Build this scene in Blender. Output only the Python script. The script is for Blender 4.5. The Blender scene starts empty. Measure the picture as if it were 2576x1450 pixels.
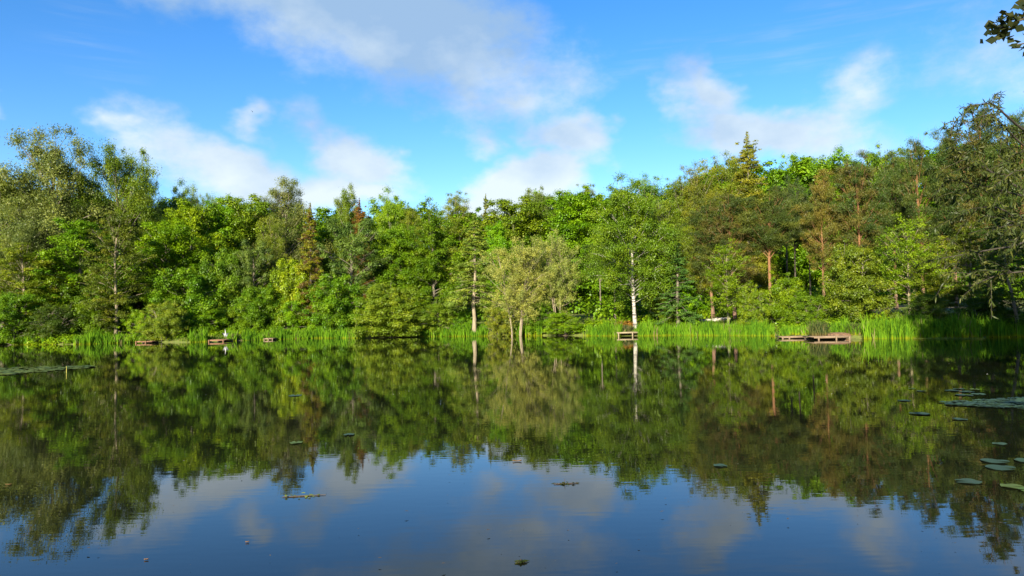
import bpy, math, numpy as np
from mathutils import Vector, Matrix
R = math.radians
sc = bpy.context.scene
COL = sc.collection
rng = np.random.default_rng(7)

# ------------------------------------------------------------------ camera
F_PX, CX, CY, PITCH, ROLL, CAMZ = 1840.0, 1288.0, 725.0, R(2.05), R(1.15), 2.0
CAM = np.array([0.0, 0.0, CAMZ])
_F = np.array([0, math.cos(PITCH), math.sin(PITCH)])
_R0 = np.array([1.0, 0, 0]); _U0 = np.array([0, -math.sin(PITCH), math.cos(PITCH)])
_R = math.cos(ROLL)*_R0 - math.sin(ROLL)*_U0
_U = math.sin(ROLL)*_R0 + math.cos(ROLL)*_U0
cam_d = bpy.data.cameras.new('camera'); cam = bpy.data.objects.new('camera', cam_d); COL.objects.link(cam)
cam_d.sensor_width = 36; cam_d.lens = 36*F_PX/2576; cam_d.clip_end = 6000; cam_d.clip_start = 0.05
cam.matrix_world = Matrix(((_R[0], _U[0], -_F[0], 0), (_R[1], _U[1], -_F[1], 0), (_R[2], _U[2], -_F[2], CAMZ), (0, 0, 0, 1)))
sc.camera = cam

def ray(px, py):
    return _F + (px-CX)/F_PX*_R - (py-CY)/F_PX*_U
def at(px, py, d):
    v = ray(px, py); return CAM + v*(d/v[1])
def onwater(px, py, z=0.0):
    v = ray(px, py); return CAM + v*((z-CAMZ)/v[2])

# ------------------------------------------------------------------ pond outline and ground height
far_px = [(-260, 874), (-100, 871), (0, 868), (200, 867), (340, 862), (470, 862), (640, 856), (800, 851), (920, 851), (1040, 847), (1230, 846),
          (1330, 845), (1480, 845), (1560, 846), (1700, 844), (1940, 845), (1975, 851), (2150, 853), (2300, 851), (2450, 850), (2576, 848), (2700, 846)]
POND = [tuple(onwater(x, y)[:2]) for x, y in far_px] + [(30.5, 41), (27.3, 36), (22.3, 27), (15.2, 17), (9.5, 9.5), (6.6, 4.5), (3, 2.9), (-4, 2.8), (-20, 3), (-45, 10), (-66, 30), (-72, 55)]
POND = np.array(POND)

def sdist(x, y):
    """signed distance to the pond outline: positive on land"""
    x = np.atleast_1d(np.asarray(x, float)); y = np.atleast_1d(np.asarray(y, float))
    best = np.full(x.shape, 1e9); inside = np.zeros(x.shape, bool)
    n = len(POND)
    for i in range(n):
        ax, ay = POND[i]; bx, by = POND[(i+1) % n]
        ex, ey = bx-ax, by-ay
        t = np.clip(((x-ax)*ex+(y-ay)*ey)/(ex*ex+ey*ey+1e-12), 0, 1)
        best = np.minimum(best, np.hypot(x-ax-t*ex, y-ay-t*ey))
        c = (ay > y) != (by > y)
        xi = ax + (y-ay)*ex/np.where(abs(ey) < 1e-9, 1e-9, ey)
        inside ^= c & (x < xi)
    return np.where(inside, -best, best)

def gz(x, y):
    d = sdist(x, y)
    x = np.atleast_1d(np.asarray(x, float)); y = np.atleast_1d(np.asarray(y, float))
    s = np.clip(d/0.7, 0, 1); s = s*s*(3-2*s)
    side = np.clip((np.asarray(x)+35)/45, 0.35, 1)
    land = 0.22*s + 0.125*side*np.minimum(np.maximum(d-.5, 0), 9) + 0.05*np.clip(d-9, 0, 70) + np.where(y > 40, .20*np.clip(d-38, 0, 55), 0)
    land = land + 0.10*np.sin(x*0.9+1)*np.sin(y*0.7)*np.clip(d-1, 0, 1)
    return np.where(d > 0, land, np.maximum(-1.2, 0.45*d))

def gz1(x, y): return float(gz(np.array([x]), np.array([y]))[0])

# ------------------------------------------------------------------ mesh helpers
class MB:
    def __init__(s): s.v = []; s.f = []; s.n = 0; s.t = []
    def add(s, v, f, t=None):
        v = np.asarray(v, float).reshape(-1, 3); f = np.asarray(f, int)
        s.v.append(v); s.f.append(f+s.n); s.n += len(v)
        s.t.append(np.full(len(f), .5) if t is None else np.broadcast_to(np.asarray(t, float), (len(f),)))
    def box(s, c, size, rot=0.0, tilt=0.0, t=.5):
        x, y, z = np.array(size)/2
        v = np.array([[-x,-y,-z],[x,-y,-z],[x,y,-z],[-x,y,-z],[-x,-y,z],[x,-y,z],[x,y,z],[-x,y,z]])
        if tilt:
            ca, sa = math.cos(tilt), math.sin(tilt); v = v @ np.array([[ca,0,sa],[0,1,0],[-sa,0,ca]])
        ca, sa = math.cos(rot), math.sin(rot); v = v @ np.array([[ca,sa,0],[-sa,ca,0],[0,0,1]])
        s.add(v+np.array(c), [[0,3,2,1],[4,5,6,7],[0,1,5,4],[1,2,6,5],[2,3,7,6],[3,0,4,7]], t)
    def tube(s, pts, rad, n=7, t=.5, cap=True):
        pts = np.asarray(pts, float); k = len(pts); rad = np.broadcast_to(np.asarray(rad, float), (k,))
        tan = np.gradient(pts, axis=0); tan /= np.linalg.norm(tan, axis=1)[:, None]+1e-9
        ref = np.array([0.13, 0.97, 0.2]); ref = np.where(abs(tan @ ref)[:, None] > .93, np.array([1., 0, .1]), ref)
        a = np.cross(tan, ref); a /= np.linalg.norm(a, axis=1)[:, None]+1e-9
        b = np.cross(tan, a)
        th = np.arange(n)/n*2*math.pi
        v = pts[:, None, :] + rad[:, None, None]*(np.cos(th)[None, :, None]*a[:, None, :] + np.sin(th)[None, :, None]*b[:, None, :])
        i = np.arange(k-1)[:, None]*n; j = np.arange(n)[None, :]; j2 = (j+1) % n
        f = np.stack([i+j, i+j2, i+n+j2, i+n+j], -1).reshape(-1, 4)
        s.add(v.reshape(-1, 3), f, t)
        if cap:
            e = v[-1].mean(0)
            base = v[-1]
            vv = np.vstack([base, e+tan[-1]*rad[-1]*.4])
            s.add(vv, [[q, (q+1) % n, n, n] for q in range(n)], t)
            vv = np.vstack([v[0], v[0].mean(0)])
            s.add(vv, [[(q+1) % n, q, n, n] for q in range(n)], t)
    def mesh(s, name, smooth=False):
        v = np.vstack(s.v); f = np.vstack(s.f); t = np.concatenate(s.t)
        return mesh_from(name, v, f, t, smooth)

def mesh_from(name, v, f, t=None, smooth=False, extra=None):
    """quads; a quad whose last two ids agree becomes a triangle"""
    me = bpy.data.meshes.new(name)
    f = np.asarray(f, np.int32); tri = f[:, 2] == f[:, 3]
    tot = np.where(tri, 3, 4); start = np.concatenate([[0], np.cumsum(tot)[:-1]])
    mask = np.ones(f.shape, bool); mask[tri, 3] = False
    me.vertices.add(len(v)); me.vertices.foreach_set('co', np.ascontiguousarray(v, np.float32).ravel())
    me.loops.add(int(tot.sum())); me.loops.foreach_set('vertex_index', f[mask].astype(np.int32))
    me.polygons.add(len(f)); me.polygons.foreach_set('loop_start', start.astype(np.int32))
    if smooth: me.polygons.foreach_set('use_smooth', np.ones(len(f), bool))
    if t is not None:
        a = me.attributes.new('tint', 'FLOAT', 'FACE'); a.data.foreach_set('value', np.ascontiguousarray(t, np.float32))
    for k, (dom, vals) in (extra or {}).items():
        a = me.attributes.new(k, 'FLOAT', dom); a.data.foreach_set('value', np.ascontiguousarray(vals, np.float32))
    me.update(); me.validate()
    return me

def link(name, me, mat=None, parent=None, own=True):
    o = bpy.data.objects.new(name, me); COL.objects.link(o)
    if mat is not None:
        if not me.materials: me.materials.append(mat)
        o.material_slots[0].link = 'OBJECT'; o.material_slots[0].material = mat
    if parent is not None: o.parent = parent
    return o
def tag(o, label=None, cat=None, group=None, kind=None):
    if label: o['label'] = label
    if cat: o['category'] = cat
    if group: o['group'] = group
    if kind: o['kind'] = kind
    return o
def empty(name, loc, rz=0.0):
    o = bpy.data.objects.new(name, None); COL.objects.link(o)
    o.empty_display_size = .2; o.location = loc; o.rotation_euler = (0, 0, rz); return o

# ------------------------------------------------------------------ materials
def newmat(name):
    m = bpy.data.materials.new(name); m.use_nodes = True; nt = m.node_tree; nt.nodes.clear()
    out = nt.nodes.new('ShaderNodeOutputMaterial'); return m, nt, out
def N(nt, typ, **kw):
    n = nt.nodes.new(typ)
    for k, v in kw.items():
        if k.startswith('i_'):
            key = k[2:]; n.inputs[int(key) if key.isdigit() else key.replace('_', ' ')].default_value = v
        else: setattr(n, k, v)
    return n
def ramp(nt, fac, stops):
    r = nt.nodes.new('ShaderNodeValToRGB'); e = r.color_ramp.elements
    while len(e) < len(stops): e.new(.5)
    for el, (p, c) in zip(e, stops): el.position = p; el.color = (*c, 1)
    if fac is not None: nt.links.new(fac, r.inputs[0])
    return r.outputs[0]

def leafmat(name, c, warm=0.25, trans=0.33, spread=0.36, gloss=0.02, other=None):
    c = np.array(c)
    m, nt, out = newmat(name); L = nt.links.new
    at_ = N(nt, 'ShaderNodeAttribute', attribute_name='tint')
    dark = c*(1-spread)*np.array([.85, 1, 1.05]); light = c*(1+spread)*np.array([1+warm, 1.0, .8])
    stops = [(0.0, tuple(dark)), (.5, tuple(c)), (1.0, tuple(light))]
    if other is not None: stops = [(0, tuple(dark)), (.45, tuple(c)), (.62, tuple(np.array(other)*.8)), (1, tuple(np.array(other)*1.2))]
    col = ramp(nt, at_.outputs['Fac'], stops)
    oi = N(nt, 'ShaderNodeObjectInfo')
    mr = N(nt, 'ShaderNodeMapRange', i_3=0.86, i_4=1.16); L(oi.outputs['Random'], mr.inputs[0])
    hs = N(nt, 'ShaderNodeHueSaturation'); L(col, hs.inputs['Color']); L(mr.outputs[0], hs.inputs['Value'])
    mh = N(nt, 'ShaderNodeMapRange', i_3=0.488, i_4=0.512)
    frac = N(nt, 'ShaderNodeMath', operation='FRACT'); mul = N(nt, 'ShaderNodeMath', operation='MULTIPLY', i_1=7.31)
    L(oi.outputs['Random'], mul.inputs[0]); L(mul.outputs[0], frac.inputs[0]); L(frac.outputs[0], mh.inputs[0]); L(mh.outputs[0], hs.inputs['Hue'])
    d = N(nt, 'ShaderNodeBsdfDiffuse'); t = N(nt, 'ShaderNodeBsdfTranslucent'); g = N(nt, 'ShaderNodeBsdfGlossy', i_Roughness=.45)
    L(hs.outputs[0], d.inputs[0])
    wt = N(nt, 'ShaderNodeMix', data_type='RGBA', blend_type='MULTIPLY'); wt.inputs[0].default_value = 1
    L(hs.outputs[0], wt.inputs[6]); wt.inputs[7].default_value = (1.25, 1.2, .45, 1); L(wt.outputs[2], t.inputs[0])
    m1 = N(nt, 'ShaderNodeMixShader', i_0=trans); L(d.outputs[0], m1.inputs[1]); L(t.outputs[0], m1.inputs[2])
    m2 = N(nt, 'ShaderNodeMixShader', i_0=gloss); L(m1.outputs[0], m2.inputs[1]); L(g.outputs[0], m2.inputs[2])
    L(m2.outputs[0], out.inputs[0]); return m

def barkmat(name, c1, c2, scale=6.0, stretch=.25, bump=.4, spots=None, topcol=None, toph=(4, 8)):
    m, nt, out = newmat(name); L = nt.links.new
    tc = N(nt, 'ShaderNodeTexCoord'); mp = N(nt, 'ShaderNodeMapping'); mp.inputs['Scale'].default_value = (1, 1, stretch)
    L(tc.outputs['Object'], mp.inputs[0])
    nz = N(nt, 'ShaderNodeTexNoise', i_Scale=scale, i_Detail=6.0, i_Roughness=.65); L(mp.outputs[0], nz.inputs['Vector'])
    col = ramp(nt, nz.outputs['Fac'], [(.35, c1), (.62, c2)])
    if spots:
        mp2 = N(nt, 'ShaderNodeMapping'); mp2.inputs['Scale'].default_value = (1.2, 1.2, 5.0); L(tc.outputs['Object'], mp2.inputs[0])
        n2 = N(nt, 'ShaderNodeTexNoise', i_Scale=2.2, i_Detail=4.0); L(mp2.outputs[0], n2.inputs['Vector'])
        f = ramp(nt, n2.outputs['Fac'], [(.51, (0, 0, 0)), (.56, (1, 1, 1))])
        mx = N(nt, 'ShaderNodeMix', data_type='RGBA'); L(f, mx.inputs[0]); L(col, mx.inputs[6]); mx.inputs[7].default_value = (*spots, 1); col = mx.outputs[2]
    if topcol:
        sx = N(nt, 'ShaderNodeSeparateXYZ'); L(tc.outputs['Object'], sx.inputs[0])
        mr = N(nt, 'ShaderNodeMapRange', i_1=toph[0], i_2=toph[1]); L(sx.outputs[2], mr.inputs[0])
        mx = N(nt, 'ShaderNodeMix', data_type='RGBA'); L(mr.outputs[0], mx.inputs[0]); L(col, mx.inputs[6])
        c3 = ramp(nt, nz.outputs['Fac'], [(.3, tuple(np.array(topcol)*.55)), (.65, topcol)]); L(c3, mx.inputs[7]); col = mx.outputs[2]
    p = N(nt, 'ShaderNodeBsdfPrincipled', i_Roughness=.9); L(col, p.inputs['Base Color'])
    b = N(nt, 'ShaderNodeBump', i_Strength=bump, i_Distance=.04); L(nz.outputs['Fac'], b.inputs['Height']); L(b.outputs[0], p.inputs['Normal'])
    L(p.outputs[0], out.inputs[0]); return m

def plain(name, c, rough=.8, var=.35, scale=8.0, bump=.2, stretch=(1, 1, 1)):
    c = np.array(c)
    m, nt, out = newmat(name); L = nt.links.new
    tc = N(nt, 'ShaderNodeTexCoord'); mp = N(nt, 'ShaderNodeMapping'); mp.inputs['Scale'].default_value = stretch; L(tc.outputs['Object'], mp.inputs[0])
    nz = N(nt, 'ShaderNodeTexNoise', i_Scale=scale, i_Detail=5.0); L(mp.outputs[0], nz.inputs['Vector'])
    col = ramp(nt, nz.outputs['Fac'], [(.3, tuple(c*(1-var))), (.7, tuple(c*(1+var)))])
    p = N(nt, 'ShaderNodeBsdfPrincipled', i_Roughness=rough); L(col, p.inputs['Base Color'])
    b = N(nt, 'ShaderNodeBump', i_Strength=bump, i_Distance=.02); L(nz.outputs['Fac'], b.inputs['Height']); L(b.outputs[0], p.inputs['Normal'])
    L(p.outputs[0], out.inputs[0]); return m

LEAF = {
 'lime':   leafmat('leaf_lime', (0.148, 0.29, 0.004)),
 'birchl': leafmat('leaf_birch', (0.105, 0.185, 0.007)),
 'fresh':  leafmat('leaf_fresh', (.128, .205, .010)),
 'green':  leafmat('leaf_green', (0.11, 0.205, 0.005)),
 'mid':    leafmat('leaf_mid', (0.125, 0.21, 0.008)),
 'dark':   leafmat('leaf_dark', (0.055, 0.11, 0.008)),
 'grey':   leafmat('leaf_grey', (0.14, 0.172, 0.036), warm=.15),
 'sage':   leafmat('leaf_sage', (0.122, 0.19, 0.028), warm=.15),
 'blue':   leafmat('leaf_bluish', (0.085, 0.14, 0.03), warm=.1),
 'olive':  leafmat('leaf_olive', (0.26, 0.3, 0.06), warm=.15, trans=.42),
 'yolive': leafmat('leaf_yellow_olive', (0.16, 0.212, 0.012)),
 'ygreen': leafmat('leaf_yellow_green', (0.155, 0.25, 0.005)),
 'alder':  leafmat('leaf_alder', (0.108, 0.148, 0.012), warm=.3),
 'spruce': leafmat('needle_spruce', (0.195, 0.265, 0.03), trans=.2),
 'bspruce': leafmat('needle_blue_spruce', (0.09, 0.18, 0.028), trans=.2),
 'gold':   leafmat('needle_gold', (0.22, 0.23, 0.006), trans=.2, other=(.13, .085, .02)),
 'pine':   leafmat('needle_pine', (0.056, 0.088, 0.013), trans=.15, warm=.35),
 'pineb':  leafmat('needle_brown_pine', (0.062, 0.092, 0.014), trans=.15, other=(.112, .098, .017)),
 'pineg':  leafmat('needle_golden_pine', (0.11, 0.118, 0.015), trans=.15, other=(.165, .142, .018)),
 'larch':  leafmat('needle_larch', (0.14, 0.19, 0.01), trans=.3),
 'larcho': leafmat('needle_olive_larch', (0.15, 0.17, 0.012), trans=.25),
 'russet': leafmat('needle_russet', (.150, .075, .012), trans=.15),
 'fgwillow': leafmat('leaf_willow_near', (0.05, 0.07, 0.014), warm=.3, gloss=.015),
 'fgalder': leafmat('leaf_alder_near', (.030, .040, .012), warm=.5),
}
BARK = {
 'grey': barkmat('bark_grey', (.08, .068, .048), (.20, .17, .12)),
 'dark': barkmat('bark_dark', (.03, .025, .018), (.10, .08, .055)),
 'pale': barkmat('bark_pale', (.16, .13, .08), (.28, .23, .145)),
 'birch': barkmat('bark_birch', (.28, .26, .20), (.46, .43, .35), spots=(.05, .045, .04)),
 'twig': barkmat('bark_twig', (.018, .014, .009), (.05, .04, .028)),
 'pine': barkmat('bark_pine', (.10, .06, .04), (.22, .13, .08), topcol=(.24, .115, .045), toph=(1.5, 5)),
}
WOOD = plain('weathered_wood', (.19, .135, .08), .85, .4, 5, .3, (1, 6, 6))
WOODP = plain('pale_wood', (.25, .20, .115), .85, .3, 5, .3, (1, 6, 6))
WOODD = plain('dark_wet_wood', (.05, .035, .022), .6, .4, 6, .3)
WOODR = plain('red_brown_planks', (.20, .105, .052), .85, .3, 5, .3, (1, 8, 8))

# ------------------------------------------------------------------ tree prototypes
def leaf_cloud(r, cen, rad, n, Lf, Wf, up=.5, out=.6, rnd=.8, droop=0.0, shell=.5, ctint=.5, align=None, fold=.12, hang=None):
    cen = np.asarray(cen, float); K = len(cen); rad = np.asarray(rad, float)
    n = np.broadcast_to(np.asarray(n, int), (K,)); idx = np.repeat(np.arange(K), n); M = len(idx)
    d = r.normal(size=(M, 3)); d /= np.linalg.norm(d, axis=1)[:, None]
    u = r.random(M)**shell*(1+.28*r.normal(size=M))
    el = r.random(K)*6.283; st = 1+.35*r.random(K)                  # each clump drawn out along its own direction
    off = d*u[:, None]*rad[idx]
    along = off[:, 0]*np.cos(el)[idx]+off[:, 1]*np.sin(el)[idx]
    off[:, 0] += along*(st[idx]-1)*np.cos(el)[idx]; off[:, 1] += along*(st[idx]-1)*np.sin(el)[idx]
    pos = cen[idx] + off
    nn = d*out + np.array([0, 0, up]) + r.normal(size=(M, 3))*rnd*.43
    nn /= np.linalg.norm(nn, axis=1)[:, None]+1e-9
    if align is not None: a = d*align + r.normal(size=(M, 3))*.35 + np.array([0, 0, -droop])
    else: a = r.normal(size=(M, 3)) + np.array([0, 0, -droop])
    if hang is not None: a = a + np.array([0, 0, -hang])
    a -= nn*(a*nn).sum(1)[:, None]; a /= np.linalg.norm(a, axis=1)[:, None]+1e-9
    b = np.cross(nn, a)
    s = (.65+.7*r.random(M))[:, None]
    base = pos - a*s*Lf/2; tip = pos + a*s*Lf/2
    s1 = pos + b*s*Wf/2 + nn*s*Wf*fold; s2 = pos - b*s*Wf/2 + nn*s*Wf*fold
    v = np.stack([base, s1, tip, s2], 1).reshape(-1, 3)
    f = np.arange(M*4).reshape(-1, 4)
    ct = r.random(K)
    w_ = min(.8, ctint+.22); t = np.clip(ct[idx]*w_ + r.random(M)*(1-w_), 0, 1)
    return v, f, t

PROF = {
 'round': lambda t: math.sqrt(max(0.03, 1-((t-.45)/.58)**2)),
 'ovoid': lambda t: max(.18, math.sin(math.pi*min(1, t*.80+.16)))**.8,
 'cone': lambda t: (1-t)*.97+.05,
 'fat': lambda t: math.sqrt(max(.03, 1-max(0, (t-.35)/.68)**2)),
 'top': lambda t: math.sqrt(max(.04, 1-((t-.55)/.52)**2)),
 'column': lambda t: min(1, .45+t*1.2)*math.sqrt(max(.02, 1-max(0, (t-.55)/.47)**2)),
}
PROTO = {}
def proto(key, seed, H, Rr, base, prof, nl, kc, cr, flat, nleaf, Lf, Wf, rise=(.1, .9), up=.5, out=.6, rnd=.8, droop=0, shell=.5, sag=0.0, ctint=.5,
          tr=.02, stems=1, limbr=.30, align=None, hang=None, jit=.35, start=.35, topc=9, lean=0.0, gap=0.0, bare=0, small=.7, clear=0, front=0, ext=0.0, lenv=.42):
    r = np.random.default_rng(seed)
    tb = MB(); cen = []; rad = []
    for st in range(stems):
        a0 = r.random()*6.28 if stems > 1 else 0
        off = (.12*Rr*np.array([math.cos(a0), math.sin(a0)]) if stems > 1 else np.zeros(2))
        spread = (.38*Rr if stems > 1 else lean*Rr)
        zz = np.linspace(0, 1, 9)
        wig = r.normal(size=(9, 2))*.012*H; wig = np.cumsum(wig, 0)*.5; wig[0] = 0
        P = np.zeros((9, 3)); P[:, 2] = zz*H*.93
        P[:, 0] = off[0] + math.cos(a0)*spread*zz**1.3 + wig[:, 0]; P[:, 1] = off[1] + math.sin(a0)*spread*zz**1.3 + wig[:, 1]
        r0 = tr*H/(1 if stems == 1 else 1.5)
        rr = r0*(1-zz*.92)**.85 + .012; rr[0] *= 1.35
        P[0, 2] -= .5
        tb.tube(P, rr, 8)
        def tp(t): 
            q = t*8; i = min(7, int(q)); return P[i]+(P[i+1]-P[i])*(q-i)
        n_ = max(4, nl//stems)
        for i in range(n_):
            t = (i+r.random())/n_; z = base+(1-base)*t
            if r.random() < gap: continue
            ts = z*(.80 if rise[1] > .4 else .97); ts = max(base*.8, ts)
            p0 = tp(min(.99, ts)); az = i*2.39996+r.normal()*.5+st*1.3
            ln = Rr*PROF[prof](t)*(.93-lenv/2+lenv*r.random())*(1 if stems == 1 else .72)
            rs = rise[0]+(rise[1]-rise[0])*t
            dx, dy = math.cos(az)*ln, math.sin(az)*ln
            tgt = z*H if rise[1] > .4 else p0[2]+ln*rs
            p2 = np.array([p0[0]+dx, p0[1]+dy, max(.25, tgt + r.normal()*.05*H*.5)])
            p1 = p0*.5+p2*.5 + np.array([0, 0, -ln*.05 + ln*.12*(rise[1] > .4)]) + r.normal(size=3)*ln*.05
            s = np.linspace(0, 1, 6)[:, None]
            path = (1-s)**2*p0+2*s*(1-s)*p1+s*s*p2
            path[:, 2] -= sag*ln*(s[:, 0]**2)
            lr = max(.018, r0*limbr*(1-.75*t))
            tb.tube(path, np.linspace(lr, .012, 6), 5, cap=False)
            if t < bare: continue
            for k in range(kc):
                q = start+(1.03-start)*(k+r.random()*.8)/max(1, kc-.4); ex = ext*r.random()**2
                qi = min(4.999, max(0, q*5)); ii = int(qi); c = path[ii]+(path[ii+1]-path[ii])*(qi-ii)
                c = c + (path[-1]-path[-3])*ex*2.5*(q > .8)
                c = c + r.normal(size=3)*cr*jit*np.array([1, 1, .6 if flat < .7 else 1])*(1+1.2*(1-q) if q < 1 else 1)
                sz = cr*(.5+.9*r.random()**1.5)*(1-.45*(ex > .12))*(small+(1-small)*PROF[prof](t))
                cen.append(c); rad.append((sz, sz, sz*flat))
                if r.random() < .5 and q > .5:   # a twig to the clump
                    tb.tube(np.array([path[max(0, ii-1)], c]), [lr*.45+.006, .008], 4, cap=False)
        top = tp(1)
        for k in range(topc):
            if prof == 'cone': cen.append(top+np.array([0, 0, -.03*H+.06*H*k/max(1, topc-1)])); sz = cr*(.42-.26*k/max(1, topc-1)); rad.append((sz, sz, sz*1.8))
            else: cen.append(top + np.array([r.normal()*.13*Rr, r.normal()*.13*Rr, -abs(r.normal())*.05*H])); sz = cr*(.5+.35*r.random()); rad.append((sz, sz, sz*max(flat, .6)))
    cen = np.array(cen); rad = np.array(rad)
    cen[:, 2] = np.maximum(cen[:, 2], .15)
    nn = (nleaf*(rad[:, 0]/cr)**1.6*(.75+.5*r.random(len(rad)))).astype(int)+6
    v, f, t = leaf_cloud(r, cen, rad, nn, Lf, Wf, up, out, rnd, droop, shell, ctint, align, hang=hang)
    v[:, 2] = np.maximum(v[:, 2], .03)
    if clear:
        q = v.reshape(-1, 4, 3).mean(1); keep = (np.hypot(q[:, 0]-np.interp(q[:, 2], P[:, 2], P[:, 0]), q[:, 1]-np.interp(q[:, 2], P[:, 2], P[:, 1])) > clear*(1-q[:, 2]/H)*1.6) | (q[:, 2] > .72*H) | (r.random(len(q)) < .12)
        if front: keep &= ~((np.abs(q[:, 0]-np.interp(q[:, 2], P[:, 2], P[:, 0])) < .5) & (q[:, 1] < .2) & (q[:, 2] < front*H) & (r.random(len(q)) < .97-.55*q[:, 2]/H))
        v = v.reshape(-1, 4, 3)[keep].reshape(-1, 3); t = t[keep]; f = np.arange(len(v)).reshape(-1, 4)
    zmax = np.percentile(v[:, 2], 99.7); rmax = np.percentile(np.hypot(v[:, 0], v[:, 1]), 97)
    PROTO[key] = (mesh_from(key+'_trunk', *_m3(tb), smooth=True), mesh_from(key+'_crown', v, f, t), zmax, rmax)
def _m3(b): return np.vstack(b.v), np.vstack(b.f), np.concatenate(b.t)

for i, s in enumerate((11, 12, 13)):    # maple / sycamore: broad leaves held in flat tiers
    proto('maple%d' % i, s, 13, 4.2, .14, ('round', 'ovoid', 'fat')[i], 60, 5, .80, .55, 400, .165, .13, (.1, .9), up=.75, out=.5, rnd=.7, ctint=.55)
for i, s in enumerate((14, 15)):        # low broad-leaved trees, leafy to the ground
    proto('low%d' % i, s, 6.5, 4.0, .06, ('round', 'fat')[i], 56, 5, .66, .75, 340, .155, .12, (.2, .95), up=.7, out=.6, rnd=.8, ctint=.55, tr=.018)
for i, s in enumerate((21, 22, 23)):    # willow / poplar: fine leaves on ascending limbs
    proto('fine%d' % i, s, 15, 4.2, .22, ('ovoid', 'top', 'column')[i], 58, 5, .80, .95, 430, .16, .058, (.3, 1.0), up=.35, out=.4, rnd=1.1, ctint=.4, limbr=.42, gap=.08, jit=.5)
for i, s in enumerate((31, 32)):        # birch
    proto('birch%d' % i, s, 14, 4.0, .24, ('ovoid', 'round')[i], 68, 5, .72, .85, 420, .115, .085, (.15, .95), up=.4, out=.5, rnd=.9, droop=.5, hang=.3, ctint=.4, tr=.0130, limbr=.12, jit=.5, clear=.55, front=.62)
for i, s in enumerate((41, 42)):        # dense rounded crown
    proto('dense%d' % i, s, 11, 4.6, .10, 'round', 66, 5, .66, .55, 260, .15, .08, (.1, .9), up=.7, out=.7, rnd=.6, ctint=.5)
for i, s in enumerate((51, 52)):        # spruce: tiers of drooping sprays
    proto('spruce%d' % i, s, 13, 2.6, .16, 'cone', 96, 5, .50, .36, 210, .20, .05, (-.05, .30), up=.5, out=.3, rnd=.7, sag=.32, ctint=.55, hang=.9, start=.25, tr=.014, limbr=.22, gap=.12, topc=5, small=.3)
proto('spruceb', 53, 13, 2.7, .26, 'cone', 96, 5, .52, .36, 260, .20, .05, (-.05, .30), up=.5, out=.3, rnd=.7, sag=.34, ctint=.55, hang=.9, start=.25, tr=.013, limbr=.18, gap=.06, topc=5, small=.3, clear=.5, front=.6)
for i, s in enumerate((61, 62)):        # larch
    proto('larch%d' % i, s, 15, 2.8, .12, 'cone', 110, 5, .58, .6, 220, .18, .05, (.0, .38), up=.35, out=.3, rnd=1.0, sag=.2, ctint=.4, hang=.7, start=.15, tr=.012, limbr=.2, topc=5, small=.25)
for i, s in enumerate((63, 64)):        # soft feathery crown
    proto('soft%d' % i, s, 15, 3.4, .14, ('ovoid', 'round')[i], 84, 5, .66, .75, 240, .17, .05, (.0, .6), up=.35, out=.4, rnd=1.0, sag=.12, ctint=.4, hang=.6, start=.2, tr=.012, limbr=.2, ext=.1, lenv=.6, jit=.6)
for i, s in enumerate((71, 72, 73)):    # scots pine: needle pads on an orange trunk
    proto('pine%d' % i, s, 15, 3.6, (.46, .38, .26)[i], ('round', 'ovoid', 'ovoid')[i], 46, 5, .74, .55, 400, .20, .045, (.1, .7), up=.35, out=.3, rnd=.9, align=.9, droop=-.5, ctint=.6, tr=.016, limbr=.24, jit=.5)
proto('pineh', 74, 15, 3.4, .62, 'round', 36, 5, .78, .55, 400, .20, .045, (.1, .7), up=.35, out=.3, rnd=.9, align=.9, droop=-.5, ctint=.6, tr=.015, limbr=.22, jit=.55)
for i, s in enumerate((81, 82, 83)):    # bush to the ground
    proto('bush%d' % i, s, 4.2, 2.8, .04, 'fat', 64, 4, .48, .75, 380, .115, .055, (.2, 1.0), up=.5, out=.6, rnd=.9, ctint=.45, tr=.02, stems=3, limbr=.5, ext=.5, lenv=.8, jit=.55)
proto('bushr', 84, 4.6, 3.0, .03, 'fat', 84, 4, .46, .7, 360, .12, .06, (.2, 1.0), up=.5, out=.7, rnd=.8, ctint=.45, tr=.018, stems=3, limbr=.4, lenv=.5)
for i, s in enumerate((91, 92)):        # many stemmed willow on bare pale stems
    proto('multi%d' % i, s, 10, 4.0, .31, 'round', 66, 5, .58, .95, 230, .12, .06, (.3, 1.0), up=.35, out=.5, rnd=1.1, ctint=.3, tr=.0125, stems=4, limbr=.5, jit=.7, ext=.35, lenv=.7)
for i, s in enumerate((101, 102)):      # alder: thin layered boughs and a trunk that shows
    proto('alder%d' % i, s, 12, 3.7, .10, 'ovoid', 54, 5, .68, .36, 170, .14, .10, (.0, .5), up=.8, out=.4, rnd=.8, sag=.05, ctint=.5, tr=.015, limbr=.15)
proto('sparse0', 111, 12, 3.6, .2, 'ovoid', 44, 5, .66, .6, 130, .15, .10, (.2, .95), up=.5, out=.4, rnd=.9, ctint=.4, tr=.014, limbr=.3, gap=.1)
proto('sapling0', 121, 5, 1.7, .06, 'ovoid', 26, 4, .42, .5, 70, .2, .18, (.1, .8), up=.8, out=.4, rnd=.7, tr=.014)

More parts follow.
